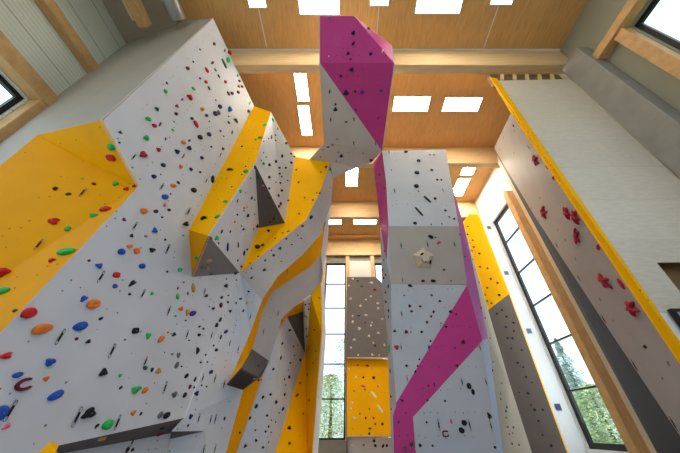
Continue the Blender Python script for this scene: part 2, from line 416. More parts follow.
panel('seam_strip', [[p0+ce*.6, w2+ce*.6, w2-ce*.6+Vector((.02, -.03, 0)), p0-ce*.6+Vector((.02, -.03, 0))]], M['white'], A, 'seam', thick=0, label='white seam strip')
# dark skirt below the pale wall and the plain wall under it
s3, s4 = LW(172, 433, -.45), LW(60, 454, -.45)
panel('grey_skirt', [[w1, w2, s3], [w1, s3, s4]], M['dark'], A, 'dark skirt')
s5 = LW(183, 503, -.45); s6 = Vector((s4.x, s4.y, EYE+ZF)); s5 = Vector((s3.x, s3.y, EYE+ZF))
panel('lower_panel', [[s4, s3, s5, s6], [w1, s4, s6, w1b]], M['pale'], A, 'wall under the skirt')
yk = [LW(44, 449), LW(52, 447), LW(60, 453, .0), LW(46, 455)]

# ---- curved wall growing into the arch
Bw = empty('climbing_wall', W(-2.6, 9.5, -EYE), 'twisting pale and yellow climbing wall rising into the arch beside the big left wall', 'climbing wall')
d1 = LW(330, 162, 2.88); d2 = LW(321, 190, 2.5); d3 = LW(306, 220, 1.9); d4 = LW(262, 230, .25)
panel('yellow_panel', [[c1, d1, d2], [c1, d2, d3, c3], [c3, d3, p0], [c3, p0, c2]], M['yellow'], Bw, 'upper yellow panel', smooth=True)
FL = [atZ(333, 178, 10.2)] + P3([(331, 205, 2.75), (320, 235, 2.3), (302, 255, 1.8), (277, 277, 1.2), (262, 300, .8), (250, 333, .5), (235, 368, .3), (227, 385, .2)])
panel('pale_ramp', [[d1, FL[0], FL[1], d2], [d2, FL[1], FL[2], d3], [d3, FL[2], FL[3]], [d3, FL[3], p0], [p0, FL[3], FL[4]], [p0, FL[4], FL[5]]], M['ramp'], Bw, 'pale ramp', smooth=True)
FR = P3([(331, 205, 2.75), (326, 218, 2.5), (323, 238, 2.25), (321, 255, 2.1), (310, 267, 1.8), (290, 280, 1.1), (272, 292, .7), (262, 312, .5), (257, 333, .4), (252, 349, .35), (241, 369, .9)])
panel('yellow_ribbon', [[FL[1], FR[1], FL[2]], [FR[1], FR[2], FL[2]], [FL[2], FR[2], FR[3], FL[3]], [FL[3], FR[3], FR[4]], [FL[3], FR[4], FR[5], FL[4]],
      [FL[4], FR[5], FR[6], FL[5]], [FL[5], FR[6], FR[7]], [FL[5], FR[7], FR[8], FL[6]], [FL[6], FR[8], FR[9], FL[7]], [FL[7], FR[9], FR[10]], [FL[7], FR[10], FL[8]]], M['yellow_shade'], Bw, 'yellow ribbon', smooth=True)
IR = P3([(329, 223, 2.6), (327, 247, 2.4), (323, 273, 2.1), (321, 282, 1.9), (310, 295, 1.6), (295, 306, 1.2), (281, 319, .9), (277, 335, .8), (269, 361, .6)])
panel('edge_strip', [[FR[0], IR[0], FR[1]], [FR[1], IR[0], IR[1], FR[2]], [FR[2], IR[1], IR[2], FR[3]]], M['white'], Bw, 'edge', thick=0, smooth=True, label='edge painted white as if lit, beside the yellow ribbon')  # outer end of the ramp, its lit look painted in white
panel('lower_ramp', [[FR[3], IR[2], IR[3]], [FR[3], IR[3], IR[4], FR[4]],
      [FR[4], IR[4], IR[5], FR[5]], [FR[5], IR[5], IR[6], FR[6]], [FR[6], IR[6], FR[7]], [FR[7], IR[6], IR[7], FR[8]], [FR[8], IR[7], IR[8], FR[9]]], M['ramp'], Bw, 'lower pale ramp', smooth=True)
g1, g2, g3 = LW(257, 377, .95), LW(262, 376, .4), LW(243, 390, .35)
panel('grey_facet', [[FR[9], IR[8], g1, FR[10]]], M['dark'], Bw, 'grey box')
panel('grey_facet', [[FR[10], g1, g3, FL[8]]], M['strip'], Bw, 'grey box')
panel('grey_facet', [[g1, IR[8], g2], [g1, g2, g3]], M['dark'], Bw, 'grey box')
n1 = LW(212, 505, .1); n2 = Vector((s3.x+.02, s3.y+.3, EYE+ZF)); n3 = LW(205, 431, .12); n4 = LW(170, 439, -.4); s3x = LW(172, 431.5, -.1)
panel('pale_panel', [[p0, FL[5], FL[6], FL[7]], [p0, FL[7], FL[8]], [p0, FL[8], g3, w2], [w2, g3, n1, n3], [w2, n3, s3x]], M['pale'], Bw, 'pale strip beside the curved ribbon')
panel('grey_skirt', [[s3x, n3, n4]], M['dark'], Bw, 'dark skirt')
panel('lower_panel', [[n4, n3, n1, n2]], M['pale'], Bw, 'pale strip beside the curved ribbon')
kb = LW(219, 505, .0); kc = LW(260, 505, .6); kt = LW(281, 325, .3); k1 = LW(287, 317, .55); k2 = LW(303, 311.5, .7); k3 = LW(305, 353, .15); k4 = LW(304, 334, .4)
panel('yellow_strip', [[g2, kb, n1, g3]], M['yellow_shade'], Bw, 'yellow strip')
panel('yellow_facet', [[IR[7], IR[6], k1, kt], [IR[6], IR[5], k2, k1], [IR[5], LW(304, 300, 1.3), k2]], M['yellow_shade'], Bw, 'yellow strip')
panel('pale_panel', [[kt, k1, k3], [kt, k3, kc], [kt, kc, kb], [kt, kb, g2], [kt, g2, IR[8]], [kt, IR[8], IR[7]]], M['pale'], Bw, 'pale wall between lower yellow strips')
panel('grey_facet', [[k1, k2, k4], [k1, k4, k3]], M['dark'], Bw, 'grey spike')
l1, l2, l3 = LW(311, 295, 1.5), LW(308, 333, .7), LW(322, 333, 1.75)
panel('pale_facet', [[LW(304, 300, 1.3), l1, l2, k4], [k4, l2, k3], [LW(304, 300, 1.3), k4, k2]], M['white'], Bw, 'narrow pale strip beside the grey spike')
l4 = LW(309, 505, 1.5)
panel('yellow_panel', [[l1, IR[3], l3, l2], [l2, l3, k3], [k3, l3, l4, kc]], M['yellow'], Bw, 'end yellow panel')
# timber edge closing the end of the curved wall
panel('edge_strip', [[IR[3], l3, l3+Vector((.16, .25, 0)), IR[3]+Vector((.12, .2, 0))], [l3, l4, l4+Vector((.16, .25, 0)), l3+Vector((.16, .25, 0))]], M['white'], Bw, 'edge', label='white edge board at the window end')

# ---- central tower with its roof
T = empty('climbing_wall', W(3, 10, -EYE), 'central pale and magenta climbing tower with a roof reaching overhead', 'climbing wall')
h1 = atZ(320, 16, 11.9); h2 = atZ(354, 16, 11.9); h3 = atZ(391, 45, 11.9); h4 = atZ(394, 63, 10.9); h0 = atZ(320, 63, 10.9)
t0 = atY(382, 151, 7.83); t1 = atY(446, 149.5, 7.83)
h6 = atZ(325, 142, 10.5); h7 = atZ(309, 160, 10.47); h8 = FL[0]; h9 = atZ(357, 168, 10.45); h10 = atZ(372, 162, 10.48)
panel('magenta_panel', [[h1, h2, h4, h0], [h2, h3, h4]], M['magenta'], T, 'magenta roof front')
panel('magenta_soffit', [[h0, h4, t0]], M['magenta'], T, 'magenta roof underside')
panel('grey_soffit', [[h0, t0, h6], [h6, t0, h10], [h6, h10, h9], [h6, h9, d1], [h6, d1, h7], [d1, h9, h8]], M['pale2'], T, 'grey roof underside')
top = [Vector((p.x, p.y, EYE+11.92)) for p in (h0, h6, h7)]
ZT = 11.92+EYE
panel('roof_side', [[h1, h0, Vector((h0.x-.01, h0.y, ZT))], [h0, h6, Vector((h6.x-.01, h6.y, ZT)), Vector((h0.x-.01, h0.y, ZT))]], M['pale2'], T, 'roof side')
rb = [Vector((h3.x, h3.y, ZT)), Vector((t0.x, t0.y, ZT))]
panel('roof_side', [[h3, h4, t0, rb[1]]], M['pale2'], T, 'roof side')
panel('roof_top', [[h1, h2, h3, rb[1], Vector((h6.x, h6.y, ZT))]], M['pale2'], T, 'roof top', thick=.02)
fL = [t0, atY(386, 181, 7.95), atY(388.5, 226, 8.15), atY(391, 284, 9.0), atY(392, 345, 9.6), atY(396, 403, 10.05)]
fR = [t1, atY(451, 181, 7.95), atY(459, 226, 8.15), atY(467, 284, 9.0), atY(483, 340, 9.55), atY(498, 453, 10.55), atY(504, 505, 11.0)]
panel('pale_panel', [[fL[0], fR[0], fR[1], fL[1]]], M['pale'], T, 'tower top')
panel('pale_panel', [[fL[1], fR[1], fR[2], fL[2]]], M['pale'], T, 'tower top')
panel('grey_panel', [[fL[2], fR[2], fR[3], fL[3]]], M['bulge'], T, 'grey tower bulge')
# plane of the lower tower front through three of its corners
pn = (fR[5]-fL[3]).cross(fR[3]-fL[3]).normalized()
def TF(px, py):
    r = ray(px, py); return EYEV + r*((fL[3]-EYEV).dot(pn)/r.dot(pn))
m1, m2, m3, m4 = TF(467, 285), TF(483, 340), TF(413, 417), TF(396, 403)
q1, q2, q3 = TF(392, 415), TF(394, 505), TF(420, 505)
fLl = TF(392, 345)
m4o = m4+Vector((-.02, -.22, -.1)); m3o = m3+Vector((0, -.22, -.1))
panel('pale_panel', [[fL[3], m1, m4, fLl]], M['pale'], T, 'lower tower front')
panel('magenta_band', [[m1, m2, m3, m4]], M['magenta'], T, 'magenta band')
panel('magenta_facet', [[m4, m3, q1]], M['magenta'], T, 'magenta band')
panel('magenta_panel', [[q1, m3, q3, q2]], M['magenta'], T, 'magenta foot')
panel('pale_panel', [[m2, TF(498, 453), TF(504, 505), q3, m3]], M['pale'], T, 'lower right tower front')
fLl2 = fLl
# left flank: magenta above, pale below
bL = [atY(373, 163, 8.75), atY(377, 195, 8.9), atY(380, 226, 9.1), atY(382, 283, 9.9), atY(387, 333, 10.3), atY(390, 410, 11.0), atY(393.5, 505, 11.7)]
mt = atY(386.5, 261, 8.75)
panel('magenta_flank', [[fL[0], fL[1], bL[1], bL[0]], [fL[1], fL[2], bL[2], bL[1]], [fL[2], mt, bL[2]]], M['magenta'], T, 'magenta flank')
panel('pale_flank', [[fL[2], fL[3], mt], [bL[2], mt, bL[3]], [mt, fL[3], bL[3]], [fL[3], fLl, bL[4], bL[3]], [fLl, m4, q1, bL[5], bL[4]], [q1, q2, bL[6], bL[5]]], M['pale'], T, 'tower left flank')
# right flank: magenta facet with window light in its colour, then the wide pale side
eR = [atY(455, 195, 8.15), atY(463, 222, 8.4), atY(471, 257, 8.85), atY(481, 305, 9.5), atY(488, 338, 9.85), atY(503, 453, 10.85), atY(509, 505, 11.3)]
panel('magenta_facet', [[fR[1], eR[0], eR[1], fR[2]], [fR[2], eR[1], eR[2], fR[3]], [fR[3], eR[2], eR[3]], [fR[3], eR[3], eR[4], fR[4]]], M['magenta_lit'], T, 'magenta right edge')
panel('white_facet', [[fR[4], eR[4], eR[5], TF(498, 453)], [TF(498, 453), eR[5], eR[6], TF(504, 505)]], M['white_lit'], T, 'white right edge')
YQ = 13.3
sR = [atY(463, 222, YQ), atY(488, 310, YQ), atY(510, 384, YQ), atY(532, 453, YQ), atY(546, 505, YQ)]
panel('pale_flank', [[eR[1], sR[0], eR[2]], [eR[2], sR[0], sR[1], eR[3]], [eR[3], sR[1], eR[4]], [eR[4], sR[1], sR[2]], [eR[4], sR[2], sR[3], eR[5]], [eR[5], sR[3], sR[4], eR[6]]], M['beige'], T, 'tower right flank')

# ---- yellow and grey wall behind the tower on the right
Q = empty('climbing_wall', W(7.4, YQ, -EYE), 'tall yellow-topped dark grey climbing wall between tower and right window', 'climbing wall')
qt = atY(478, 214.5, YQ); qe = atY(509, 294, YQ); qb = atY(586, 505, YQ)
panel('yellow_panel', [[atY(469, 214, YQ), qt, qe, sR[1], sR[0]]], M['yellow'], Q, 'far right yellow panel')
panel('grey_panel', [[sR[1], qe, qb, sR[4], sR[2]]], M['taupe'], Q, 'far right grey panel')
eo = Vector((.13, .12, 0))
panel('edge_strip', [[qt, qe, qe+eo, qt+eo], [qe, qb, qb+eo, qe+eo]], M['yellow'], Q, 'edge')
panel('side_panel', [[qt+eo, qb+eo, qb+Vector((.2, .7, 0)), qt+Vector((.2, .7, 0))]], M['white'], Q, 'edge')

# ---- slate and yellow wall before the back windows
S = empty('climbing_wall', W(1.0, 15.2, -EYE), 'narrow slate-grey over yellow climbing wall in front of the back windows', 'climbing wall')
def sl(px, py, Y): return atY(px, py, Y)
panel('grey_panel', [[sl(347.5, 277, 15.6), sl(376, 277, 15.6), sl(383, 284, 15.6), sl(390, 357, 15.0), sl(346.5, 357, 15.0)]], M['slate2'], S, 'slate panel')
panel('edge_strip', [[sl(346.5, 357, 15.0), sl(390, 357, 15.0), sl(390, 358.5, 15.0), sl(346.5, 358.5, 15.0)]], M['edge'], S, 'edge')
panel('yellow_panel', [[sl(346.8, 359, 15.3), sl(391, 359, 15.3), sl(395, 435.5, 14.8), sl(347.2, 435.5, 14.8)]], M['yellow'], S, 'central yellow panel')
panel('edge_strip', [[sl(347.2, 435.5, 14.8), sl(395, 435.5, 14.8), sl(395, 437, 14.8), sl(347.2, 437, 14.8)]], M['edge'], S, 'edge')
panel('grey_panel', [[sl(347.5, 437.5, 15.15), sl(396, 437.5, 15.15), sl(398, 505, 15.15), sl(348, 505, 15.15)]], M['pale2'], S, 'central foot panel')
pa, pb, pc, pd, pe_ = sl(347.5, 277, 15.6), sl(346.5, 357, 15.0), sl(346.8, 359, 15.3), sl(347.2, 435.5, 14.8), sl(348, 505, 15.15)
dp = Vector((0.02, .9, 0))
panel('side_panel', [[pa, pb, pb+dp, pa+dp], [pc, pd, pd+dp, pc+dp], [pd, pe_, pe_+dp, pd+dp]], M['dark'], S, 'edge')

# ---- right wall: plywood side, yellow edge, pale face, dark strip
R = empty('climbing_wall', W(7, 6, -EYE), 'right climbing wall with bare plywood side, yellow edge and red holds', 'climbing wall')
YPLY = 5.0
pc_ = Vector((1.15*YPLY, YPLY, 0))           # the vertical corner
ZR = 11.45
def RP(px, py, off=0.0):                     # pale face: plan line from the corner (5.75,5.0) towards (7.54,8.46)
    r = ray(px, py); q = r.x/r.y; tpar = (5.75-q*5.0)/(q*3.46-1.79)
    Y = 5+3.46*tpar; return EYEV+r*(Y/r.y)
def at_z(v, z): return Vector((v.x, v.y, EYE+z))
zF = -EYE+.02
ycb = Vector((5.83, 5.0, EYE+zF)); yct = atZ(497, 78.5, ZR); ycm = Vector((5.85, 5.0, EYE+1.76))
yib = Vector((5.879, 5.249, EYE+zF)); yit = atZ(490, 77, ZR)
r1 = RP(511, 113); rt = RP(494, 148); r2 = RP(537, 220); r3 = RP(611, 333); r4 = RP(680, 436); r5 = RP(720, 500)
panel('yellow_edge', [[yit, r1, yib], [yit, yib, ycb, yct]], M['yellow'], R, 'yellow edge')
panel('pale_panel', [[r1, rt, r2, r3, r4, r5, yib]], M['rpale'], R, 'right pale face')
dk = Vector((7.92, 8.93, EYE)); dq = dk.x/dk.y
zt_d = (rt.z-EYE)
panel('dark_strip', [[rt, at_z(dk, zt_d), at_z(dk, zF), r5, r4, r3, r2]], M['strip'], R, 'dark strip')
panel('edge_strip', [[at_z(dk, zt_d), at_z(dk, zF), at_z(dk+Vector((.2, .42, 0)), zF), at_z(dk+Vector((.2, .42, 0)), zt_d)]], M['edge'], R, 'edge')
def ps(x, z): return W(x, YPLY-.035*(x-5.75)/3.2, z)
f_ = (ycm.z-ycb.z)/(yct.z-ycb.z); ycm = ycb.lerp(yct, f_)
ZPL = 11.26; ypt = yct.lerp(ycb, (yct.z-EYE-ZPL)/(yct.z-ycb.z))
panel('plywood_side', [[ypt, ps(8.975, ZPL), ps(8.975, 2.84), ps(6.6, 2.84), ps(6.6, 1.77), ycm]], M['ply'], R, 'plywood side', label='bare birch plywood side board')
panel('white_panel', [[ycm, ps(6.6, 1.76), ps(8.975, 1.76), ps(8.975, zF), ycb]], M['white'], R, 'white lower side', label='white board below the plywood')
box('brown_board', ps(6.5, 1.7)+Vector((0, .22, 0)), ps(8.95, 2.95)+Vector((0, .26, 0)), mat_wood('brown_board', (120, 92, 60), scale=(1, 1, 3)), R)
box('top_rail', W(6.02, 5.1, 11.2), W(8.95, 5.3, 11.97), M['chip'], R)
for i_ in range(5):
    bm = bmesh.new(); x_ = 6.35+.52*i_
    add_box(bm, W(x_, 5.03, 11.36), W(x_+.13, 5.09, 11.9)); bmesh.ops.rotate(bm, verts=bm.verts[:], cent=W(x_+.06, 5.06, 11.6), matrix=Matrix.Rotation(.35, 3, 'Y'))
    link('web_block', bm, M['timber_light'], R)
# ================================================================== HOLDS
BV = []
for tri, zone in TARGETS:
    vs, fs = [], []
    for t in tri:
        fs.append(tuple(range(len(vs), len(vs)+3))); vs += t
    BV.append((BVHTree.FromPolygons(vs, fs), zone))
def hit(px, py):
    d = ray(px, py).normalized(); best = None
    for bv, zone in BV:
        loc, nor, idx, dist = bv.ray_cast(EYEV, d)
        if loc is not None and (best is None or dist < best[3]):
            if nor.dot(d) > 0: nor = -nor
            best = (loc, nor, zone, dist)
    return best
COL = {'k': ('black', (22, 22, 26)), 'n': ('navy', (32, 36, 88)), 'b': ('blue', (28, 78, 176)), 'r': ('red', (196, 28, 34)), 'm': ('maroon', (92, 22, 34)),
       'o': ('orange', (220, 118, 38)), 'g': ('green', (36, 178, 84)), 'd': ('dark green', (28, 84, 52)), 'y': ('mustard', (196, 150, 40)), 't': ('tan', (170, 140, 112)),
       'u': ('grey', (98, 100, 108)), 'p': ('purple', (86, 52, 148)), 'i': ('pink', (226, 92, 120)), 'w': ('white', (236, 232, 222)), 'c': ('crimson', (164, 24, 48)), 'B': ('brown', (112, 62, 36))}
HM = {}
for c_, (nm, rgb) in COL.items():
    HM[c_] = mat_plain('hold_'+nm.replace(' ', '_'), rgb, rough=.62, var=.14, scale=18, bump=.15, spec=.25)
M['bolt'] = mat_plain('bolt_steel', (120, 120, 122), rough=.35, metal=.8)
M['steel'] = mat_plain('carabiner_steel', (84, 84, 88), rough=.4, metal=.5)
M['sling'] = mat_plain('sling_webbing', (26, 26, 30), rough=.8)
def lump(shape, variant):
    """unit hold: footprint within +-.5, base on z=0, with the outline and bulge of its kind"""
    rnd = random.Random(variant*31+hash_s(shape)); bm = bmesh.new()
    if shape == 'c':                                    # open C-shaped hold
        pts = [(.38*math.cos(a), .36*math.sin(a), .1) for a in [math.radians(x) for x in range(55, 320, 22)]]
        add_tube(bm, pts, [.08]+[.12]*(len(pts)-2)+[.08], 8)
        return bm
    if shape == 'q':                                    # squarish C
        pts = [(.4, .3, .08), (.1, .34, .08), (-.3, .34, .08), (-.36, .1, .08), (-.36, -.2, .08), (-.3, -.34, .08), (.1, -.36, .08), (.4, -.34, .08), (.42, -.1, .08)]
        add_tube(bm, pts, .09, 6); return bm
    n, rings = (30 if shape == 's' else 18), 5
    ph = rnd.random()*6.28; ph2 = rnd.random()*6.28
    def rad(a):
        if shape == 's': return .6*(.3+.7*abs(math.cos(2.5*a+ph))**2.2)      # splat with five arms
        if shape == 'k': return .5*(.74+.18*math.cos(3*a+ph)+.08*math.cos(5*a+ph2))   # knobbly cluster
        if shape == 'v': return .5*min(1, .62/max(.4, math.cos(((a+ph) % (2*math.pi/3))-math.pi/3)))  # three-cornered
        if shape == 'x': return .5*min(1.15, 1/max(abs(math.cos(a)), abs(math.sin(a))))*.92   # blocky
        return .5*(1-.06+.06*math.cos(2*a+ph)+.04*math.cos(3*a+ph2))
    hgt = {'s': .26, 'k': .42, 'x': .36, 'v': .38, 'l': .35}.get(shape, .42)
    dim = rnd.random()*.5
    prev = None
    for j in range(rings):
        t = j/(rings)                                    # 0 base .. 1 top
        sc_ = math.cos(t*math.pi/2)**(.3 if shape == 'x' else .9 if shape == 's' else .55); z = hgt*math.sin(t*math.pi/2)
        ring = []
        for i in range(n):
            a = 2*math.pi*i/n; rr = rad(a)*sc_
            y = rr*math.sin(a)
            lip = .06*math.sin(t*math.pi)*(1 if math.sin(a) > 0 else -.6)
            ring.append(bm.verts.new((rr*math.cos(a)*(1+.06*rnd.uniform(-1, 1)), y+lip, z*(1+.1*math.cos(a+ph)))))
        if prev:
            for i in range(n): bm.faces.new([prev[i], prev[(i+1) % n], ring[(i+1) % n], ring[i]])
        else: bm.faces.new(ring[::-1])
        prev = ring
    top = bm.verts.new((0, .05 if shape not in 'sx' else 0, hgt*(.96-.25*dim)))
    for i in range(n): bm.faces.new([prev[i], prev[(i+1) % n], top])
    return bm
def hash_s(s): return sum(ord(c)*(i+3) for i, c in enumerate(s))
MESH = {}
def hold_mesh(shape, col, variant):
    kx = (shape, col, variant)
    if kx not in MESH:
        bm = lump(shape, variant); me = bpy.data.meshes.new('climbing_hold'); bm.to_mesh(me); bm.free()
        me.materials.append(HM[col])
        if shape not in 'xv':
            for p in me.polygons: p.use_smooth = True
        MESH[kx] = me
    return MESH[kx]
def bolt_mesh():
    if 'bolt' not in MESH:
        bm = bmesh.new(); add_tube(bm, [(0, 0, -.05), (0, 0, .012)], .06, 8)
        me = bpy.data.meshes.new('bolt'); bm.to_mesh(me); bm.free(); me.materials.append(M['bolt']); MESH['bolt'] = me
    return MESH['bolt']
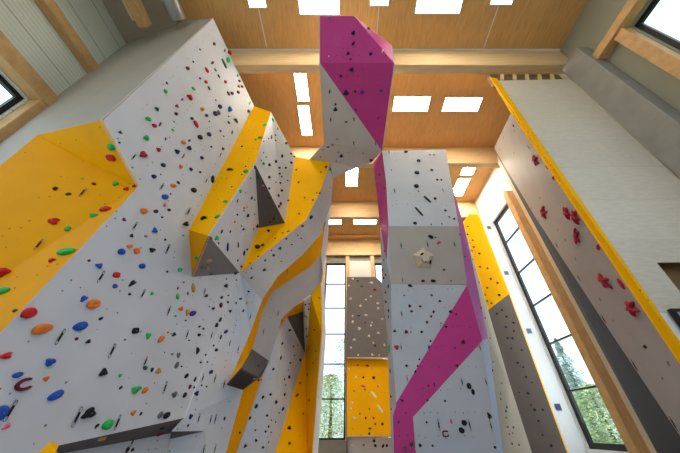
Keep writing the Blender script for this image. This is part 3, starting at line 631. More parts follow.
# x y length width turn colour shape   (photo-measured; shape: r round, o oval, k knobbly, s splat, c/q C, x block, v three-cornered, l long bar)
HOLDS = """
214 44 3 2.5 50 m r|200 49.5 1.8 1.8 0 u r|224.7 50.5 4 1.5 55 m o|229.2 52.8 4.8 4.5 0 r k|193.2 61.8 2 1.8 -40 k r|224 63.7 9 3 -65 d o|227.9 59.8 6 4 70 g o|212.4 62.8 5 2 50 m o|187.5 68.4 3.6 3.2 0 m r|206.5 70.1 5 3.4 -60 r r
215.3 70.1 3 2 -50 d r|218.8 76.3 4 2 -60 d o|199.9 78.3 1.8 1.8 0 m r|205.8 82 3.2 3 0 r r|225.3 82 3.2 3 0 r r|237.6 75.7 2.6 2.2 60 g r|239.2 81 2.6 2.4 0 k r|238.6 86.6 3.6 3.4 0 o k|241.8 86.6 2.6 2.4 0 k r|193.2 88.6 4 3 -35 g r|208.9 88.2 3.6 2.4 -60 d r
189.3 97.2 7 6 -50 r k|166.7 83 2.5 2 -60 k r|165.3 91.5 4 3.6 -30 g r|156.8 109.1 5 4 -50 d k|148.2 119 5.4 4 -10 g r|176.7 106.2 4 3.4 0 c k|176 113.9 3 3 0 m r|154.2 125.7 4 4 0 c r|160.1 124.3 5 1.6 60 m l|174 121.7 2 1.2 -50 k r|172.7 130 3 2 -40 g r|120.2 132.4 3.6 3.4 0 d k|145.7 137.9 6.6 5.6 -60 g k|165.7 139 3 1.5 80 m r
182.2 99.5 3 1.5 50 k r|202.2 109.4 3.8 3.4 0 o r|195.8 124.1 8 4 -58 r o|191.8 118.6 3 3 0 d r|206.4 115.5 3 2.8 0 n r|209.3 121.4 1.5 1.5 0 k r|215 113.7 4.5 4.5 0 n r|218.6 112.8 5 3 -70 B o|219.6 106.7 4 4 0 n r|215.7 100.2 1.6 1.5 0 B r|228.2 93.5 4 3 -60 B r|231.8 93.4 3.2 3 0 n r|237.9 92.3 3.2 3 0 n r|229.6 109.5 6 5 50 b k|228.6 116.4 1.6 1.5 0 k r|235.8 120.4 6 3.5 -48 k v|228.6 122.6 2.5 2.2 -40 k r|248.3 111.5 3.8 3.4 0 k k|249.8 103.2 5 1.6 60 g l|220.3 131 2 2 0 k r|208.8 134.4 4 4 0 n r|199.8 137.3 4.6 4.4 0 k r|223.6 136.2 2 1.2 -60 k r|232.2 132.3 4 1.6 75 u l
111.8 147 8 6.5 20 g o|111.5 157.8 9 6 -5 r x|119.3 142.6 2.2 2 0 m r|142.9 154.7 8 7 0 c k|158.3 149.9 4.6 4.4 0 c k|163 165.1 4.2 4 0 n r|153.7 176.6 4.2 4 0 n r|160.7 174.3 1.6 1.5 0 B r|132.3 167.5 2 2 0 g r|115.7 184 5.4 4.8 0 g r|93.9 183.9 4.2 2.8 -25 m r|134.5 186.2 4 3.6 0 B k|126.6 189.3 5.6 4.4 10 r k|82 178.7 4 1.6 0 g o
183.2 142.6 4 3.8 0 o r|189.4 140.6 3 2 40 B r|188.9 148.1 5 4.8 0 n k|176.9 151.8 5 4.8 0 n k|180.5 166.7 4.4 4 60 o k|190.7 169.4 3.6 3.4 -40 n r|201.7 157.8 3.2 3 0 n r|211.2 146.8 2 1.8 0 k r|222.9 148.9 2.7 2.5 0 k r|200 172.1 2 2 0 k r|212.5 179.2 7.5 3.5 82 k o|178.1 182.7 3.6 2.6 -40 n r|173.2 185.6 5.2 4 -5 o r|193.4 190.2 5 4.8 0 k r|170.5 193.9 2 1.4 80 k r
242 146.5 2.2 2.2 0 m r|229.7 169.7 6 3 0 m o|245.6 166.4 1.6 1.5 0 m r|245.9 171.7 5 4 10 g r|241.8 174.7 1.6 1.5 0 B r|231.9 186.9 1.8 1.6 0 B r
55.2 188.6 4.4 4 -20 m r|68.4 194.2 5 3.4 0 d r|54.3 222 10 8 0 r k|67.9 229 5.6 5.4 0 g r|105.5 209.4 12 6 10 r o|93.6 215.5 10 5 -6 g v|123.9 219.7 4.4 3 -60 n v|131.4 235.8 4 4 0 k k|143.5 211.1 6.6 6 0 o r|155.8 211.4 4.4 3.4 10 n r|164.7 197 6 5.2 0 b r|164.3 205.1 4.6 3.4 80 o k|162.1 217.3 2 2 0 k r|154.4 230.6 5.6 5.4 0 b k|145.8 236.2 3.2 2.4 10 t r|169 210 3 2.8 0 k r
185.7 223.9 6.4 5 0 k k|203.6 218.6 7 5 10 k k|217.8 216.8 6.2 4 30 g o|225.7 201.8 6.4 3 -10 g o|182.8 235.3 2 2 0 g r|216.2 238.2 6 5 10 g k|210.6 238.2 4 3 -60 u r|237.1 214.7 2 2 0 k r|234.7 221.7 3.2 2.4 0 y r|221.5 231.6 4 2.4 70 m r|230 231.6 3 2 80 k r
66.2 252.1 19 8 8 g o|51.9 260.7 8 5 15 r k|2.6 273 15 11 5 r k|2.6 291.6 14 7 12 g o|89 260.7 2.8 2.5 0 m r|121 251.8 6.6 6 10 b r|98.8 265.7 7.6 5.4 0 b v|129.4 246.5 5.6 4 10 o r|136.5 251.2 6.6 5 -80 o x|151.9 250.2 7 5 0 k k|165.1 239.7 2.2 2 40 k r|141.8 266.1 6 5 0 b r|116.4 275 7 5 -8 r x|114.7 286.2 4.6 4.2 -20 b r|132.3 283.2 10 4.6 35 k k|167.1 271.7 2 2 0 k r
179.8 269.7 4.2 3.8 0 g r|197 257.4 5 4 20 g r|208.2 260.7 5.2 5 0 t r|201.6 267 4 3 80 u r|207 268.4 5 3 -70 y k|211 273.7 3 3 0 u r|235.4 273.2 3.6 3 0 k k|227.4 247.2 9 3 88 n o|238 245 6 2 90 k o|237.6 260.4 2.6 2 80 k r|193 288 9 4 -85 y o|225.8 285.8 4.2 4 0 k k|226.4 279 1.6 1.5 0 k r|218.4 243 2 2 0 B r|236.3 280 1.6 1.5 0 k r|183.7 282.3 1.6 1.6 0 m r
15 310.7 4 3.4 0 d r|28.7 313.1 13.4 9 12 r o|42 329 16 9 8 o o|83.6 298.5 8 5.6 30 b k|80.1 326.3 12 8 22 b o|76.4 338.9 3 3 0 m r|93.2 304.1 13.5 8 5 o o|100.9 318.6 5 2.4 30 k o|129.6 294.2 3 2.2 0 k r|151.9 293.6 4 3.4 20 g k|135.3 330.7 7 5.2 5 k x|147.9 335.6 7 5.4 75 g k|161 339 9 4.4 45 o o|168 332.5 2 1.8 0 o r|124.9 339.8 1.8 1.6 0 k r
177.5 296.5 6 3.4 90 g o|187.7 293.6 3 2 80 u r|177.8 288.2 3 1.6 80 m r|206.2 295.9 4.4 3 20 n k|180.8 308.7 5 4.4 0 o k|187 312.4 7 4.4 80 y k|192.4 313.4 6.2 4.8 15 p r|185.7 320.4 1.6 1.5 0 k r|175.5 316 2 1.8 0 g r|220.8 305.1 5.5 3.4 80 m o|213.1 308.5 3.6 2.8 20 k v|230.1 311.1 3.2 2.8 0 k v|221.5 297.5 2.6 2.4 30 k r|227.8 302.2 2.2 2 0 k r|220.1 319.7 5 2.8 65 k o|216.2 325.3 5.5 4 70 k k|199.4 326.6 2 2 0 k r|203.3 328.7 2 2 0 k r|199 334.9 3 2.8 0 k r|173.8 334.5 4.8 3.8 20 n k|225.8 331.6 4.4 2.8 40 n r|220.8 337 5 1.8 75 k o|209.2 306.5 1.3 1.2 0 k r|236.3 303.2 1.5 1.4 0 k r
5.6 355.9 12.4 6.6 10 r k|49.6 362.1 10 7.8 5 b k|17.5 375 8 5 15 b o|25.1 384.2 16 11 12 m c|45.9 378.7 6 5 20 o v|55.6 395.3 12.6 7.4 30 b o|88.2 341.6 5.6 4 25 k k|103.2 372.5 8.6 7.2 10 k v|120 375.4 4 3.4 0 g v|120.6 387.7 3.6 2.4 40 k r|135.6 389.5 12.4 6.6 20 g k|144.9 390.3 7 4.6 25 o o|145.1 368.1 4 3.4 0 d r|151.9 369.8 4 3 80 n r|158.1 371 6.6 5 5 y v
178.1 354.9 5.6 4 75 u k|172.1 354.2 2 2 0 u r|176.5 365.2 6 4 65 u r|181.5 366.4 1.6 1.5 0 k r|197.4 350.6 7.6 4.4 88 k v|186.4 375.8 6 3.2 40 k o|189.7 386.6 5 3.6 60 m k|173.9 394.6 6.6 5.6 40 u k|184.5 395.1 5 3.8 60 k r|189 340.3 1.6 1.5 0 k r|216.2 350 3 2.8 0 k r|210.9 372 4.4 3.2 35 n r|200.7 362.4 2 1.8 0 k r|207.3 362.1 1.6 1.5 0 k r|196.3 393.5 5 4.6 0 n k|201.6 385.3 1.6 1.5 0 k r|206.6 386.6 1.6 1.5 0 B r|195 379.3 5 2 72 k o|194 387.5 2.2 1.8 60 k r|213.5 345.6 2 1.8 60 k r|205.6 354.9 2.2 1.8 60 k r
1.2 413 14 9 85 b o|6.7 426.4 8 4.4 30 i k|88.6 413.4 14 10 15 k k|97 425.7 4.2 2.8 40 k r|107.1 424.8 10 8 20 g r|132.9 413 6 4.6 30 o v|140.8 413.6 3.2 2.4 70 k r|160 415 6 4.8 60 u r|166.2 415.4 7.2 5.4 28 k r|102.3 438.7 8 4 5 y o|160 433.8 7 3.6 20 m o|162 428 5 2.8 15 k k|127.3 449.8 5 3.2 70 k r|132.4 449.8 3.2 2.8 40 k r|190.6 416.4 5 4 60 n k|224.4 418.5 3.2 2 80 k r|188 425.5 2.4 2 50 n r
264.9 125 4.4 2.6 20 g o|259.9 137.8 5.2 3 5 g k|255.6 139.8 1.5 1.5 0 B r|272.8 119.9 4 2 -65 g o|277.7 128.5 3 2 -70 y r|275.5 135.1 1.5 1.4 0 k r|268.5 138.5 1.5 1.4 0 k r|271.4 137.1 4 2 85 d r|275.5 140.4 1.6 1.5 0 k r|263.8 141.4 1.5 1.4 0 B r|286.3 143.1 3.4 2.4 30 m r|291 153.7 2 2 0 k r|294.3 156.5 2 1.8 0 k r|291.2 162.7 2.6 2.4 0 n r|282 156.1 3.2 2.4 80 k r|275.7 161.6 4 3.2 30 k k|269.1 164.9 3.6 3.4 0 k k|279.4 167.8 2.2 2 0 k r|285.7 167.8 2.2 2 0 k r|263.4 152.6 1.6 1.5 0 d r|266.1 157 2 1.8 0 y r|261.2 160.3 1.6 1.5 0 d r|263.4 163.6 3.2 2.8 0 g r|254.6 167.6 4 2 -75 n o
326 166.9 2.2 2 0 B r|296.5 169.8 2 1.8 0 B r|328 147 2.6 1.6 10 k r|320.5 157 1.6 1.5 0 u r|323.6 120.3 1.5 1.4 0 k r|239.9 191 4.2 3.8 0 g v|279.6 173.6 2 1.9 0 k r|281.6 176.5 1.6 1.5 0 k r|269 177.2 3 2.8 0 k r|280 182.9 2 2 0 k r|275.7 182.2 1.6 1.5 0 B r|287.6 180.6 1.5 1.4 0 k r|269 188.4 2.6 2.4 30 k r|281.6 190.5 2.6 2.4 0 k r|278.3 195.4 3.6 3 30 k k|280.3 203.6 3.8 3.4 60 m k|278.6 206.3 4 3 30 m k|288.2 200.5 2 2 0 B r|298.6 182.2 2 2 0 B r|304.8 197.7 1.8 1.6 0 B r|313 200.1 2.2 1.8 20 k r|316.7 193.1 1.6 1.5 0 B r|299.1 213.7 2 1.8 0 B r|319.6 193.2 2 1.8 60 k r|311 217.3 4 3 60 n r
250.5 178.2 1.5 1.4 0 k r|251.4 198.1 4 3 50 k k|254.5 200 1.8 1.4 80 k r|237.5 200.7 4 1.6 75 k o|243.9 208 2.6 2.4 0 y r|246.8 207 2.2 2 0 y r|243.9 210.7 2 1.8 0 B r|237.3 214.6 2 2 0 n r|247.6 215.6 4 3.8 0 k k|254.3 214 1.6 1.5 0 k r|245.2 192.4 1.5 1.4 0 B r|257.8 177 4.2 3.4 -60 d k|263 185.5 2 1.8 0 t r|273.7 218.6 2.8 1.8 20 k r|270 222 1.6 1.5 0 k r|269 198 1.6 1.5 0 k r|256.9 226.2 4 3.8 0 m k|268.4 230.9 4 3.2 -30 k k|253.6 229 1.6 1.5 0 m r|243.3 229.3 4 2.6 30 k k|241.4 226 2 1.5 -60 n r
247 249.5 3 2 45 k r|243.9 253.1 5.6 2.6 80 k o|241 266.3 2.8 2.4 0 m r|257.3 246.9 5 4.4 0 k r|262.6 245.1 3 2.6 30 m r|258.2 256.4 2 1.8 0 B r|250.3 263 1.6 1.5 0 m r|275.4 238.3 1.6 1.5 0 B r|282.7 232.8 1.6 1.5 0 B r|280 248.4 4.2 3.2 60 b k|273.7 255.3 2.6 2.4 0 n r|271.5 250.4 1.6 1.5 0 n r|265.1 260.4 2 1.8 0 n r|264.5 270 3.6 2.6 35 n r|251.6 268.3 1.6 1.5 0 k r|251.6 277.8 2.8 1.8 40 d r|286.3 238.8 2.2 1.8 0 n r|288.4 231.5 3 2 20 B r|281.4 261.3 1.6 1.5 0 u r|302.5 226.1 2.6 2.4 0 n r|330 187.7 2 1.4 50 y r|297.8 235.3 1.5 1.4 0 k r|301.3 238.5 1.5 1.4 0 k r|291.9 244.6 1.6 1.5 0 k r
248.7 291.5 2.4 1.8 0 k r|240.7 298.8 3 2 20 d r|236 302.8 1.6 1.5 0 k r|247 302.8 3 1.5 75 y r|243.4 310.7 3 1.8 70 d r|228.2 295.5 1.8 1.6 0 k r|281.8 320.7 1.8 1.6 0 k r|289.7 330 2.6 2.4 0 k r|305.3 304.6 1.6 1.5 0 k r|309.2 303.8 1.6 1.5 0 k r|308.4 309.2 1.7 1.6 0 k r|305.2 315.8 1.5 1.4 0 k r|306.6 317.2 1.5 1.4 0 k r|306.4 328.7 1.5 1.4 0 k r|307 336.2 1.5 1.4 0 k r|314.6 329.6 1.7 1.6 0 k r|319.5 298 1.5 1.4 0 B r|282 343.4 3.4 2.6 40 k k
293.3 346.3 1.7 1.6 0 k r|297.6 345.3 1.5 1.4 0 k r|294.5 355.5 1.6 1.4 0 k r|280.6 357.8 3.6 2.4 80 k r|300 360 3.2 2.8 40 k k|290 363 2.2 2 0 k r|273.3 369.1 2.8 2.2 60 n r|288.9 377 3 2.8 0 k r|284.3 379.3 1.8 1.6 30 k r|285.6 385 1.5 1.3 60 k r|270.4 394.5 2.6 2.4 40 k r|284.5 394.5 2.6 2.4 40 k r|288.2 370 1.6 1.4 60 u r|316 351.1 1.6 1.5 0 B r|313.1 362.8 1.7 1.6 0 B r|307.4 374.7 2 1.8 0 B r|299.8 383 2 1.8 0 B r|297 395.3 4.4 2.8 40 B k|266.8 362.4 1.8 1.6 0 t r|254.1 378.4 2.2 2 0 t r|258.5 366 1.5 1.4 0 k r|251.8 364.8 1.6 1.5 0 u r|258.5 380 2.2 1.8 30 k r|261 379.8 1.6 1.5 0 k r
262.9 397.1 4 2.8 60 k k|275.9 402.1 3.2 2.8 0 k r|256.2 406.2 4.2 2.8 60 k r|282.8 408.9 3.4 2.4 60 k r|249.6 418 3.2 2.6 40 k r|267 415.5 2.2 2 0 n r|268.5 426.5 2.2 1.8 50 k r|265.6 431.5 2 1.9 0 k r|271 432.4 1.5 1.4 0 k r|255.3 430.2 1.5 1.4 0 k r|256 440.5 3.4 2.4 -30 k k|268.5 442.3 1.6 1.5 0 k r|245.3 446 4.4 2.8 40 k k|263 447.4 2.2 2 0 k r|271 420.2 1.5 1.4 0 k r|275.6 422 1.5 1.4 0 n r|278.8 412.9 1.5 1.4 0 n r|239.6 432.7 2 1.8 0 k r|309.4 400.4 2 1.8 0 k r|303.1 413.9 1.6 1.5 0 B r|289.1 428 4 3.8 0 k k|289.4 443.3 2.6 2.4 0 B r
353.4 33.2 5 3.8 60 n k|353.4 43.4 4 2.4 55 n r|348 53.4 4 3.4 20 n k|350.6 59.2 2 1.8 0 m r|370.6 53.9 3.2 2.6 10 n r|368.5 28.5 3 2.2 -30 d r|382.5 51 4 2 80 w k|328.8 56.3 1.6 1.4 30 w r|351.7 69.7 5 4 0 n k|340.8 76.1 3 2.8 0 p r|346 92.8 6.2 5 5 n k|355 91.5 3 1.8 80 n r|361.9 92 4 3.6 0 p r|381 90.7 2.8 2.4 0 p r|355.7 109.6 2.6 2.4 0 p r|378.2 118.2 2 1.8 0 p r
335.5 104.3 2 1.9 0 k r|335.4 109.4 4.8 4 10 n k|346.1 121.9 4 1.6 5 k v|332.5 144.8 2 1.8 0 B r|341.4 155.6 4.2 4 0 n k|371.3 160 3.6 3.2 -30 m k|329.9 169.3 3 2 80 d r|325.9 167 2.6 2.2 60 B r|321 172.2 1.6 1.5 0 B r
405.9 152 4 2.4 0 k o|418.5 160.7 3.6 2.8 -20 k r|416.9 172.8 5 4 -10 k r|431.8 170.1 3.8 2 -35 k o|429.9 154.9 1.6 1.5 0 m r|434 154.9 1.6 1.5 0 m r|437.3 179.8 2.6 2.2 0 k r|441.3 180 2 1.8 0 k r|416.3 186.4 4.6 4.4 0 k r|418.4 191.2 1.6 1.5 0 u r|427.4 199.3 10 1.9 -42 k l|419 211.5 12.4 1.9 -48 k l|435.1 198.6 3 2.8 0 m r|445.4 210.5 2.6 2 -20 m r|391.4 170.1 1.5 1.5 0 u r|379.6 174.6 2 1.8 0 m r|376.7 182 2.6 2 60 i r|384.4 188.6 1.6 1.5 0 m r|375.8 195.6 1.5 1.4 0 m r
415 223.3 4 3.2 0 k r|454.1 218.8 3 2.4 10 m k|449.3 217.1 2 1.5 -50 m r|431.2 224.4 1.5 1.4 0 m r|441.7 224 1.5 1.4 0 k r|430.7 236.9 5.8 3 -35 k o|435.5 237.4 1.6 1.5 0 k r|439.1 242.2 5 3.4 20 i k|444.1 269.7 2 1.9 0 m r|379.8 248.4 2 1.8 0 k r|384.4 251 1.6 1.5 0 k r|384 260 2 1.8 0 k r|382.6 270.2 3 2 80 k r|385.7 274.9 2.2 1.9 0 k r|459.8 234.4 1.5 1.4 0 p r|464.9 256.5 1.5 1.4 0 p r
423 280.9 3.6 2.4 0 m r|410.1 285.8 5 2.4 -15 k o|404.2 295.4 1.6 1.4 0 m r|409.7 306 4 3 -25 m k|411.5 311.3 3 2 0 m r|420.1 306.4 2.6 2.2 0 m r|427 322.2 2.6 2.4 0 m r|383.9 278 2 1.9 0 k r|388.4 286.2 4 1.8 85 k o|385.6 292.4 2 1.9 0 k r|386.1 301.8 2.6 2.2 0 k r|388.7 310.7 3.2 2.2 70 k r|388.6 317 3 1.5 85 k r
357.9 280.9 2.6 1.8 -10 d r|371.4 282.9 4.6 2.4 -15 w k|349 285.8 2.2 1.9 0 w r|361.8 286.2 3 1.5 0 d r|374.7 289.7 2.6 2.2 0 m r|370.8 296.5 2.2 1.6 30 w r|350.5 299 4 2.6 10 w k|365.8 299.7 2.2 1.5 0 w r|360.5 306 2.6 2.4 0 w r|377.7 303.4 3 1.8 10 w r|378.1 308.3 3.2 2.4 80 w k|365.8 315.3 4.2 1.8 0 w o|358.9 315.7 2.6 1.5 0 k r|352.6 316 2.6 1.5 90 w r|352.6 321.9 3 2 90 w r|382 319.3 2.6 2.2 0 w r|365.1 322.6 1.6 1.5 0 k r|371.8 322.6 1.6 1.5 0 w r|352.8 279 2 1.6 0 w r
359.2 328.9 4 3.4 0 w k|370.8 325.7 2.2 2 0 w r|378.4 333.2 3.6 2.4 -10 w k|368.9 336.1 2.2 2 0 w r|354.2 339.9 3.6 2.6 0 w k|373.4 343 2.6 2 -50 w r|351 347.8 2.2 2 0 w r|384.3 345.1 2.6 1.6 90 w r|375 345.6 2 1.8 0 k r|372.2 354.8 3.2 2.4 -30 w k|358.1 355 1.6 1.5 0 w r|379.3 355.2 1.6 1.5 0 w r
357.6 365 1.6 1.5 0 r r|367.4 365.7 4.2 1.5 -15 r o|355.9 377.6 3.2 2.6 0 w k|363.4 377.3 2 1.8 0 m r|373.7 377.8 3 2.8 0 m r|348.8 369 1.6 1.6 0 w r|363.2 386.2 4.6 2 -20 i o|373.9 394.8 7 1.8 -52 w l|380.1 408.6 8 1.8 -55 w l|354.6 418.4 4.6 3 0 w k|352.4 402.9 2.2 2 0 w r|350.7 408.6 2 1.8 0 w r|365.8 418 2.6 1.5 85 k r|375.3 424 2 1.8 0 B r|382.5 424 2.6 2.4 0 B r|373.6 418 2 1.8 0 B r|369.3 409 1.6 1.5 0 B r|359.8 413.7 1.6 1.4 40 B r|365 389.6 1.6 1.5 0 B r|354.1 391 1.5 1.4 0 B r|377.9 386.2 2 1.8 0 t r|370 428.4 3.2 1.3 5 B o|369.3 433.6 2 1.8 0 k r
374.1 440.9 2.6 2.4 0 k r|363.8 445 2 1.8 0 u r|375.3 445.6 2.8 2.2 -30 k r|351.7 445 2.2 1.6 0 w r|383 446 3.2 2 60 k r|386.8 445.6 2.6 2 60 k r|406.2 331.9 4.4 3.8 40 m k|394.7 331 4.2 3 10 d k|410.8 331.9 1.6 1.5 0 i r|421.7 331.9 2.6 2.4 0 k r|396.5 347.1 5.4 4.6 -50 r k|389.4 349.1 9 2.6 88 g o|406.6 365.7 2.6 2.2 0 k r|419.4 359.3 2.2 1.6 50 k r|417.7 365.9 2.2 1.6 60 k r|415.4 371.6 3.2 2.4 30 k k|428.9 347.1 3.2 1.6 80 k r|390.3 371 4 1.5 85 k o
391.1 396.5 3 2 -20 n r|391.4 409.4 2.6 1.6 0 k r|402 400.3 4.2 1.6 -25 m o|427.3 400.3 2.2 1.8 0 m r|428.6 385.7 1.6 1.5 0 m r|398.5 421.8 2.6 2 60 p r|405.9 413 1.6 1.5 0 p r|404 447 5 3 10 u k|411.4 443.8 5 3.8 70 d k|405.7 450.2 2.6 2.4 0 u r|420 445.2 3 2.8 -30 k r|432.6 445.6 2.2 1.9 0 m r|426.6 422.3 2 1.8 0 k r
433.2 281 5 2.6 -5 k x|431.8 295.2 2.6 2.2 0 u r|439.8 301.1 3.2 2.8 -40 k k|450.4 311.7 4.2 3.4 0 k k|433.6 311.8 3 2 80 k r|431.2 316.4 3 2.6 -30 m k|456.3 314.3 2 1.8 0 m r|456.3 317.6 2 1.8 0 i r|446 326.6 2.6 2.2 0 m r|451 281 1.5 1.4 0 m r|441 323.3 1.5 1.4 0 d r|481 308 1.6 1.5 0 k r|485 318 1.6 1.5 0 B r
467.8 226.5 1.6 1.5 0 B r|467.6 234.4 1.8 1.7 0 B r|472.7 240.3 1.8 1.7 0 B r|468.6 243 1.6 1.5 0 B r|473.8 247 2 1.8 0 B r|471.6 250.7 1.8 1.7 0 B r|479.3 253.6 2.2 2 0 B r|472.6 259.5 1.8 1.7 0 B r|480 266.8 2 1.8 0 B r|487.5 268.4 1.8 1.7 0 B r|475.4 269.6 1.6 1.5 0 B r|478.8 282.5 2 1.8 0 B r|490.7 279 2.2 2 0 B r|497.4 283 2.2 2 0 B r|487.2 287.8 2 1.8 0 B r|485.4 294.9 1.6 1.5 0 B r|499.3 295 2.6 2.2 0 k r|487.3 301 2 1.8 0 B r|491.4 303.2 2 1.8 0 B r
497 313.8 1.8 1.6 0 k r|502 310 1.6 1.5 0 k r|506.5 316.5 2 1.9 0 k r|513.5 322.6 2.2 1.9 0 n r|506 327 2.2 1.9 0 n r|513.9 331 1.6 1.5 0 k r|512.6 338.2 2.2 1.9 0 n r|507.4 338 1.6 1.5 0 k r|521.8 350 1.8 1.6 0 k r|517.6 362.7 2.2 1.9 0 k r|511.2 348.2 1.6 1.5 0 k r|523.2 367 1.8 1.6 0 n r|526 376.7 2.2 1.9 0 n r|527.9 393.2 2.4 2 0 k r|534.7 409.7 2.4 2 0 k r|542.9 409.7 2.2 1.8 0 k r|538.6 420.8 2.2 1.8 0 k r|519.2 392.2 1.6 1.5 0 B r|530.9 404.9 1.8 1.6 0 m r|551.3 445.7 2.4 2 0 k r|542.5 435 1.8 1.6 0 k r|531.8 382.5 1.6 1.5 0 n r
463.2 341.8 4.6 4 0 m k|454.9 348 2.2 1.8 0 p r|457 365.7 4.2 2.6 -25 m k|430.6 341 2.2 1.8 0 k r|468.8 385.9 5.4 4.2 -80 k r|472.9 392 5.6 3 -75 k o|489.8 338 1.6 1.5 0 k r|492.4 370.4 2.2 1.9 0 k r|493 361.6 1.6 1.5 0 B r|501.5 383.2 1.8 1.6 0 k r|500.4 393.5 1.8 1.6 0 B r|445 400.9 2.2 1.9 0 m r|451.2 421.5 5 2.4 -75 i v|445.3 433.6 6.4 5.6 0 m q|464 422.6 5 4.6 0 k r|461.5 430.2 5.6 4.8 -20 k r|489.1 415.9 7 4.2 -65 k k|495 447.3 2.6 2.2 -30 k r|505.6 411 2.6 2.2 0 k r|506.5 407 2.6 2.2 0 B r|500.5 399 2.2 1.8 60 B r|505.9 417.4 2.2 1.9 0 B r|507.6 427 2.2 1.9 0 B r|513.3 427.3 2.2 1.9 0 B r|512.4 433 1.8 1.6 0 B r|509 434 1.6 1.5 0 B r|511.8 443.8 2.2 1.9 0 B r|518.8 444.8 2.2 1.9 0 B r
513.5 125.6 2.6 1.8 -50 k r|536 160.2 8.6 7 0 c s|546.6 167.3 5 1.6 -55 c l|553.7 178 4.4 3.6 60 c v|544.4 212.7 10 7 75 c s|567.6 212.7 9.5 8 -60 c s|576.2 216.7 10.5 9 -60 c s|577 236.3 11 7 85 c s|598.8 247.5 6.4 5 80 c v|605 281.3 13 9 -30 c s|621.8 283.8 13 4.6 -58 c o|632.5 308 13 10 10 c s|645.6 346.8 4.2 3.6 0 k k|662.7 378.4 1.8 1.6 0 k r
422.1 254.3 4 2.4 25 k o|429.9 262 4 2.8 80 k o|422.1 260.6 1.6 1.4 0 t r|425.8 261.8 1.6 1.4 0 B r
"""
# wooden star volume bolted to the tower bulge (a many-sided pyramid), before the holds that sit on it
hv = hit(423.6, 258.6)
nv = hv[1]; uv = Vector((0, 0, 1)) - nv*nv.z; uv.normalize(); xv = uv.cross(nv).normalized()
sv = (hv[0]-EYEV).dot(Vector((0, cp, sp)))/F
bm = bmesh.new()
outer = [bm.verts.new(hv[0] + (xv*math.cos(a)*r_ + uv*math.sin(a)*r_)*sv + nv*.01) for a, r_ in
         [(math.radians(90+36*i), (11.5 if i % 2 == 0 else 8.6)) for i in range(10)]]
inner = [bm.verts.new(hv[0] + (xv*math.cos(a)*4.2 + uv*math.sin(a)*4.2)*sv + nv*8.5*sv) for a in [math.radians(90+72*i) for i in range(5)]]
tris = []
for i in range(10):
    j = (i+1) % 10
    c_ = inner[(i//2) % 5] if i % 2 == 0 else inner[((i+1)//2) % 5]
    f = bm.faces.new([outer[i], outer[j], c_])
for i in range(5): bm.faces.new([outer[(2*i+1) % 10], inner[(i+1) % 5], inner[i]])
bm.faces.new(inner); bm.faces.new(outer[::-1])
bmesh.ops.recalc_face_normals(bm, faces=bm.faces[:])
tb = bm.copy(); bmesh.ops.triangulate(tb, faces=tb.faces[:])
tri = [[v.co.copy() for v in f.verts] for f in tb.faces]; tb.free()
tag(link('climbing_volume', bm, mat_wood('volume_plywood', (214, 198, 176), dark=.88, noise=2)), 'pale wooden star-shaped climbing volume on the grey bulge of the central tower', 'climbing volume')
vs, fs = [], []
for t_ in tri:
    fs.append(tuple(range(len(vs), len(vs)+3))); vs += t_
BV.append((BVHTree.FromPolygons(vs, fs), 'wooden star volume'))
# small yellow volume at the low end of the dark skirt
hy = hit(48, 449.5); ny = hy[1]; uy = (Vector((0, 0, 1))-ny*ny.z).normalized(); xy = uy.cross(ny).normalized()
bm = bmesh.new()
bs = [bm.verts.new(hy[0]+xy*a+uy*b) for a, b in ((-.16, -.12), (.16, -.16), (.12, .06), (-.02, .09))]
tp = bm.verts.new(hy[0]+uy*-.03+ny*.16)
for i in range(4): bm.faces.new([bs[i], bs[(i+1) % 4], tp])
bm.faces.new(bs[::-1]); bmesh.ops.recalc_face_normals(bm, faces=bm.faces[:])
tag(link('climbing_volume', bm, M['yellow']), 'small yellow pyramid volume at the lower left end of the dark skirt', 'climbing volume')

recs = []
for line in HOLDS.strip().splitlines():
    for e in line.split('|'):
        a = e.split(); x, y, lw, sw, ang = map(float, a[:5])
        h = hit(x, y)
        if h is None: continue
        recs.append(dict(x=x, y=y, l=lw, w=sw, ang=ang, c=a[5], s=a[6], h=h, area=lw*sw))
recs.sort(key=lambda r_: -r_['area'])
NMAX = 300
def size_word(r_):
    a = r_['area']
    return 'huge' if a > 105 else 'large' if a > 42 else '' if a > 16.5 else 'small' if a > 7.5 else 'tiny'
SHW = {'r': 'round', 'o': 'oval', 'k': 'knobbly', 's': 'splayed', 'c': 'C-shaped', 'q': 'C-shaped', 'x': 'blocky', 'v': 'three-cornered', 'l': 'thin bar-like'}
ORD = ['', 'second', 'third', 'fourth', 'fifth', 'sixth', 'seventh', 'eighth', 'ninth', 'tenth', 'eleventh', 'twelfth', 'thirteenth', 'fourteenth', 'fifteenth', 'sixteenth', 'seventeenth', 'eighteenth', 'nineteenth', 'twentieth']
ind = recs[:NMAX]; rest = recs[NMAX:]
for r_ in recs: r_['desc'] = ' '.join(q for q in (size_word(r_), COL[r_['c']][0], SHW[r_['s']]) if q); r_['zone'] = r_['h'][2]
from collections import defaultdict
byd = defaultdict(list)
for r_ in recs: byd[(r_['zone'], r_['desc'])].append(r_)
for kx, L in byd.items(): L.sort(key=lambda q: q['y'])
used = set()
def direction(a, b):      # where a lies, seen from b
    dx, dy = a['x']-b['x'], a['y']-b['y']
    if abs(dx) > 2*abs(dy): return 'right of' if dx > 0 else 'left of'
    if abs(dy) > 2*abs(dx): return 'below' if dy > 0 else 'above'
    return ('below right of' if dx > 0 else 'below left of') if dy > 0 else ('above right of' if dx > 0 else 'above left of')
